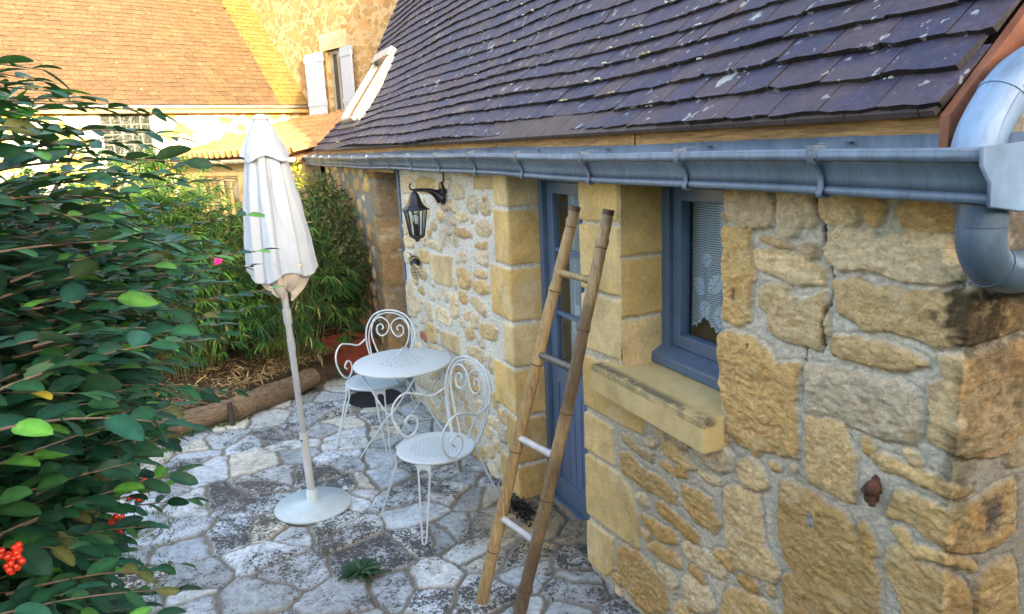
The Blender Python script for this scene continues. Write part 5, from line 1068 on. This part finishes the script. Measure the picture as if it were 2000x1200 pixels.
# bamboo clumps behind the logs: leaf fans on arching canes
BG=np.array([(.042,.120,.024),(.028,.092,.024),(.062,.150,.028),(.020,.070,.020),(.085,.18,.032)])
def bamboo(cx,cy,h,rx,ry,nf,label,seed,tone=1.0,z0=-.02,dense=1):
    q=np.random.default_rng(seed); t=empty('bamboo',(cx,cy,z0),label,'bamboo','bamboo clumps behind the log edging'); s=MB(); P=[];D=[];U=[];L=[];Wd=[];C=[]
    for i in range(int(nf*.10)):
        a=q.uniform(0,6.28); k=q.random()**.5; tip=np.array((cx+rx*k*math.cos(a),cy+ry*k*math.sin(a),z0+h*q.uniform(.75,1.05)-.35*k*h*.5)); b0=np.array((cx+.35*rx*math.cos(a)*k,cy+.35*ry*math.sin(a)*k,z0-.1))
        s.tube(spline([b0,b0*.45+tip*.55+np.array((0,0,.18*h)),tip],5),[.006-.0004*k2 for k2 in range(11)],5,False)
    for i in range(nf):
        a=q.uniform(0,6.28); el=q.uniform(-.2,1.57); k=1-.35*q.random()**2; c=np.array((cx+rx*k*math.cos(el)*math.cos(a),cy+ry*k*math.cos(el)*math.sin(a),z0+.34*h+h*.66*k*math.sin(el)*(.92+.16*math.sin(a*3+seed))))
        c+=q.normal(0,.05,3)
        if c[2]<z0+.06: c[2]=z0+.06+q.random()*.3
        out=np.array((math.cos(a)*math.cos(el),math.sin(a)*math.cos(el),.2+.5*math.sin(el))); br=out+q.normal(0,.35,3); br/=np.linalg.norm(br); s.tube([c-br*.12,c],[.0022,.0014],4,False)
        n=q.integers(6,11); col=BG[q.integers(5)]*q.uniform(.7,1.25)*tone
        for j in range(n):
            f=(j/(n-1)-.5)*2; sidev=np.cross(br,(0,0,1)); sidev/=np.linalg.norm(sidev)+1e-6
            d=br*(1-.45*abs(f))+sidev*f*.9+np.array((0,0,-.55))+q.normal(0,.16,3); P.append(c-br*.05*abs(f)); D.append(d); U.append((q.normal(0,.3),q.normal(0,.3),1)); l=q.uniform(.085,.15); L.append(l); Wd.append(l*q.uniform(.10,.15)); cc=col*q.uniform(.85,1.2)
            if q.random()<.02: cc=np.array((.30,.24,.09))
            C.append(cc)
    leaves('foliage',P,D,U,L,Wd,C,M_BAM,'blade',t); s.build('cane',m_plain('bamboo_cane',(.16,.17,.06),.5,0,.3,20),t)
bamboo(-7.75,-.95,1.62,.80,.75,900,'tall dark bamboo clump behind the parasol and beside the terracotta pot',1,.8)
bamboo(-7.75,-1.95,1.80,.85,.9,1450,'bright green bamboo clump behind the logs, left of the parasol pole',2,1.25)
bamboo(-8.0,-3.05,2.0,.95,.95,1250,'bamboo clump at the left, partly behind the cotoneaster sprays',3,1.1)
bamboo(-9.0,-.75,1.72,.9,.65,700,'bamboo clump at the back against the cottage wall near the porch',4,.9)
bamboo(-9.4,-2.1,2.12,.9,1.15,1200,'sunlit bamboo clump at the back in front of the porch window',5,1.15)
# climber over the far end of the cottage wall
def bush(name,label,cat,blobs,n,lf,pal,seed,mat,group=None,kind='small',lit=None):
    q=np.random.default_rng(seed); c0=blobs[0]; t=empty(name,(c0[0],c0[1],-.1),label,cat,group); s=MB(); P=[];D=[];U=[];L=[];Wd=[];C=[]
    for (x,y,z,rx,ry,rz) in blobs: s.tube(spline([(c0[0],c0[1],-.15),((c0[0]+x)/2,(c0[1]+y)/2,z*.5),(x,y,z)],5),[.014-.001*k for k in range(11)],5,False)
    w=np.array([b[3]*b[4]+b[3]*b[5] for b in blobs]); w/=w.sum()
    for i in range(n):
        k=q.choice(len(blobs),p=w); b=blobs[k]; v=q.normal(0,1,3); v/=np.linalg.norm(v); rad=(1-.5*q.random()**1.5)*(1+.25*math.sin(v[0]*7+k)*math.sin(v[2]*6+2*k)); c=np.array(b[:3])+v*np.array(b[3:])*rad
        P.append(c); D.append(v+q.normal(0,.6,3)+np.array((0,0,-.3))); U.append((q.normal(0,.4),q.normal(0,.4),1)); l=lf*q.uniform(.6,1.3); L.append(l); Wd.append(l*.6); C.append(np.array(pal[q.integers(len(pal))])*q.uniform(.7,1.3))
        if i%14==0: s.tube([c,c-v*.12],[.002,.003],4,False)
    leaves('foliage',P,D,U,L,Wd,C,mat,kind,t); s.build('stem',M_STEM,t)
bush('climbing_shrub','dark leafy climber growing up the far end of the cottage wall, under the gutter','climber',[(-8.2,-.22,1.15,.35,.18,.45),(-8.7,-.25,1.45,.45,.2,.35),(-9.3,-.28,1.5,.45,.22,.38),(-7.9,-.16,.85,.22,.12,.45)],2600,.055,[(.035,.075,.02),(.05,.09,.025),(.07,.085,.03),(.11,.10,.035)],7,M_IVY)
bush('yellow_vine','small vine with bright yellow-green leaves on the porch corner, right of the parasol','vine',[(-10.35,-.42,1.80,.16,.12,.16),(-10.25,-.45,1.45,.14,.1,.25),(-10.2,-.42,1.1,.2,.12,.25)],420,.07,[(.50,.46,.03),(.42,.44,.04),(.30,.36,.04)],8,M_IVY)
q0=FP(-4.35,-.35,0); q1=FP(-4.0,-.8,0)
bush('sunlit_bush','yellow-green bush in full sun against the long white house wall','bush',[(q0[0],q0[1],2.0,.2,.32,.45),(q0[0],q0[1],1.2,.25,.4,.5),(q1[0],q1[1],1.0,.25,.40,.45)],1500,.07,[(.28,.32,.035),(.22,.30,.035),(.34,.34,.05)],9,M_IVY)
# litter on the bank, at the door, weed, pink flower
q=np.random.default_rng(77); P=[];D=[];U=[];L=[];C=[]
for i in range(2600):
    y=q.uniform(-3.6,-.35); x=np.interp(y,[-2.6,-1.62,-.85,0],[-6.45,-6.75,-7.35,-7.9])-q.random()**1.6*.9; P.append((x,y,.03+.10*min(1,(-x-6.6))*.6+q.uniform(0,.03))); D.append((q.normal(),q.normal(),q.normal(0,.25))); U.append((q.normal(0,.4),q.normal(0,.4),1)); L.append(q.uniform(.05,.14)); C.append(np.array([(.34,.24,.12),(.26,.16,.08),(.42,.32,.18),(.12,.08,.05)][q.integers(4)])*q.uniform(.7,1.3))
tag(leaves('leaf_litter',P,D,U,L,np.array(L)*.11,C,M_STRAW,'blade'),kind='stuff')
P=[];D=[];U=[];L=[];C=[]
for i in range(420):
    k=q.normal(0,.06); P.append((-3.80+q.normal(0,.085),-.075+q.normal(0,.03)+abs(k)*.2,gz(-3.8)+.004+q.random()**2*.02)); D.append((q.normal(),q.normal(),q.normal(0,.4))); U.append((q.normal(0,.5),q.normal(0,.5),1)); L.append(q.uniform(.012,.035)); C.append(np.array((.018,.014,.012))*q.uniform(.5,1.6))
tag(leaves('dead_leaves',P,D,U,L,np.array(L)*.5,C,M_STRAW,'small'),kind='stuff')
P=[];D=[];U=[];L=[];C=[]
for i in range(900):
    u=q.random(); x,y=((-6.2+q.normal(0,.03),-2.6+1.9*u) if u<.6 else (-3.2-3.2*q.random(),-2.0-.25*q.random())); 
    if u<.6: x=np.interp(y,[-2.6,-1.62,-.85],[-6.16,-6.47,-7.05])+q.normal(0,.03)
    P.append((x,y,gz(x)+.002)); D.append((q.normal(0,.5),q.normal(0,.5),1)); U.append((q.normal(),q.normal(),.3)); L.append(q.uniform(.02,.055)); C.append(np.array((.06,.10,.02))*q.uniform(.6,1.5))
tag(leaves('grass_tufts',P,D,U,L,np.array(L)*.16,C,M_BAM,'blade'),kind='stuff')
wd=empty('weed',(-3.52,-1.09,gz(-3.5)),'small dark green weed rosette growing between the flagstones in front of the parasol base','weed')
P=[];D=[];U=[];L=[];C=[]
for i in range(26):
    a=i*2.4; k=.35+.65*(i/26); P.append((-3.52+.01*math.cos(a),-1.09+.01*math.sin(a),gz(-3.5)+.012+.02*(1-k))); D.append((math.cos(a),math.sin(a),.75-.6*k)); U.append((0,0,1)); L.append(.05+.075*k); C.append(np.array((.022,.062,.026))*q.uniform(.7,1.4))
leaves('foliage',P,D,U,L,np.array(L)*.30,C,M_LEAF,'oval',wd)
fc=hit(425,511,0,-6.85); fl=empty('pink_flower',tuple(fc),'single magenta flower among the bamboo leaves left of the parasol','flower')
b=MB(); 
mpk=m_plain('magenta_petal',(.62,.02,.22),.5,0,.15,30)
for i in range(9):
    a=i*2.4; rr_=.012+.02*(i/9); c=fc+np.array((.012,rr_*math.cos(a),rr_*math.sin(a)*.9)); b.lathe([(.001,-.012),(.017,-.006),(.019,.002),(.012,.01),(.001,.012)],c,7)
b.build('petal',mpk,fl); b=MB(); b.tube(spline([fc,fc+np.array((-.05,-.02,-.25)),fc+np.array((-.1,-.05,-.55))],4),.004,5); b.build('stem',M_STEM,fl)
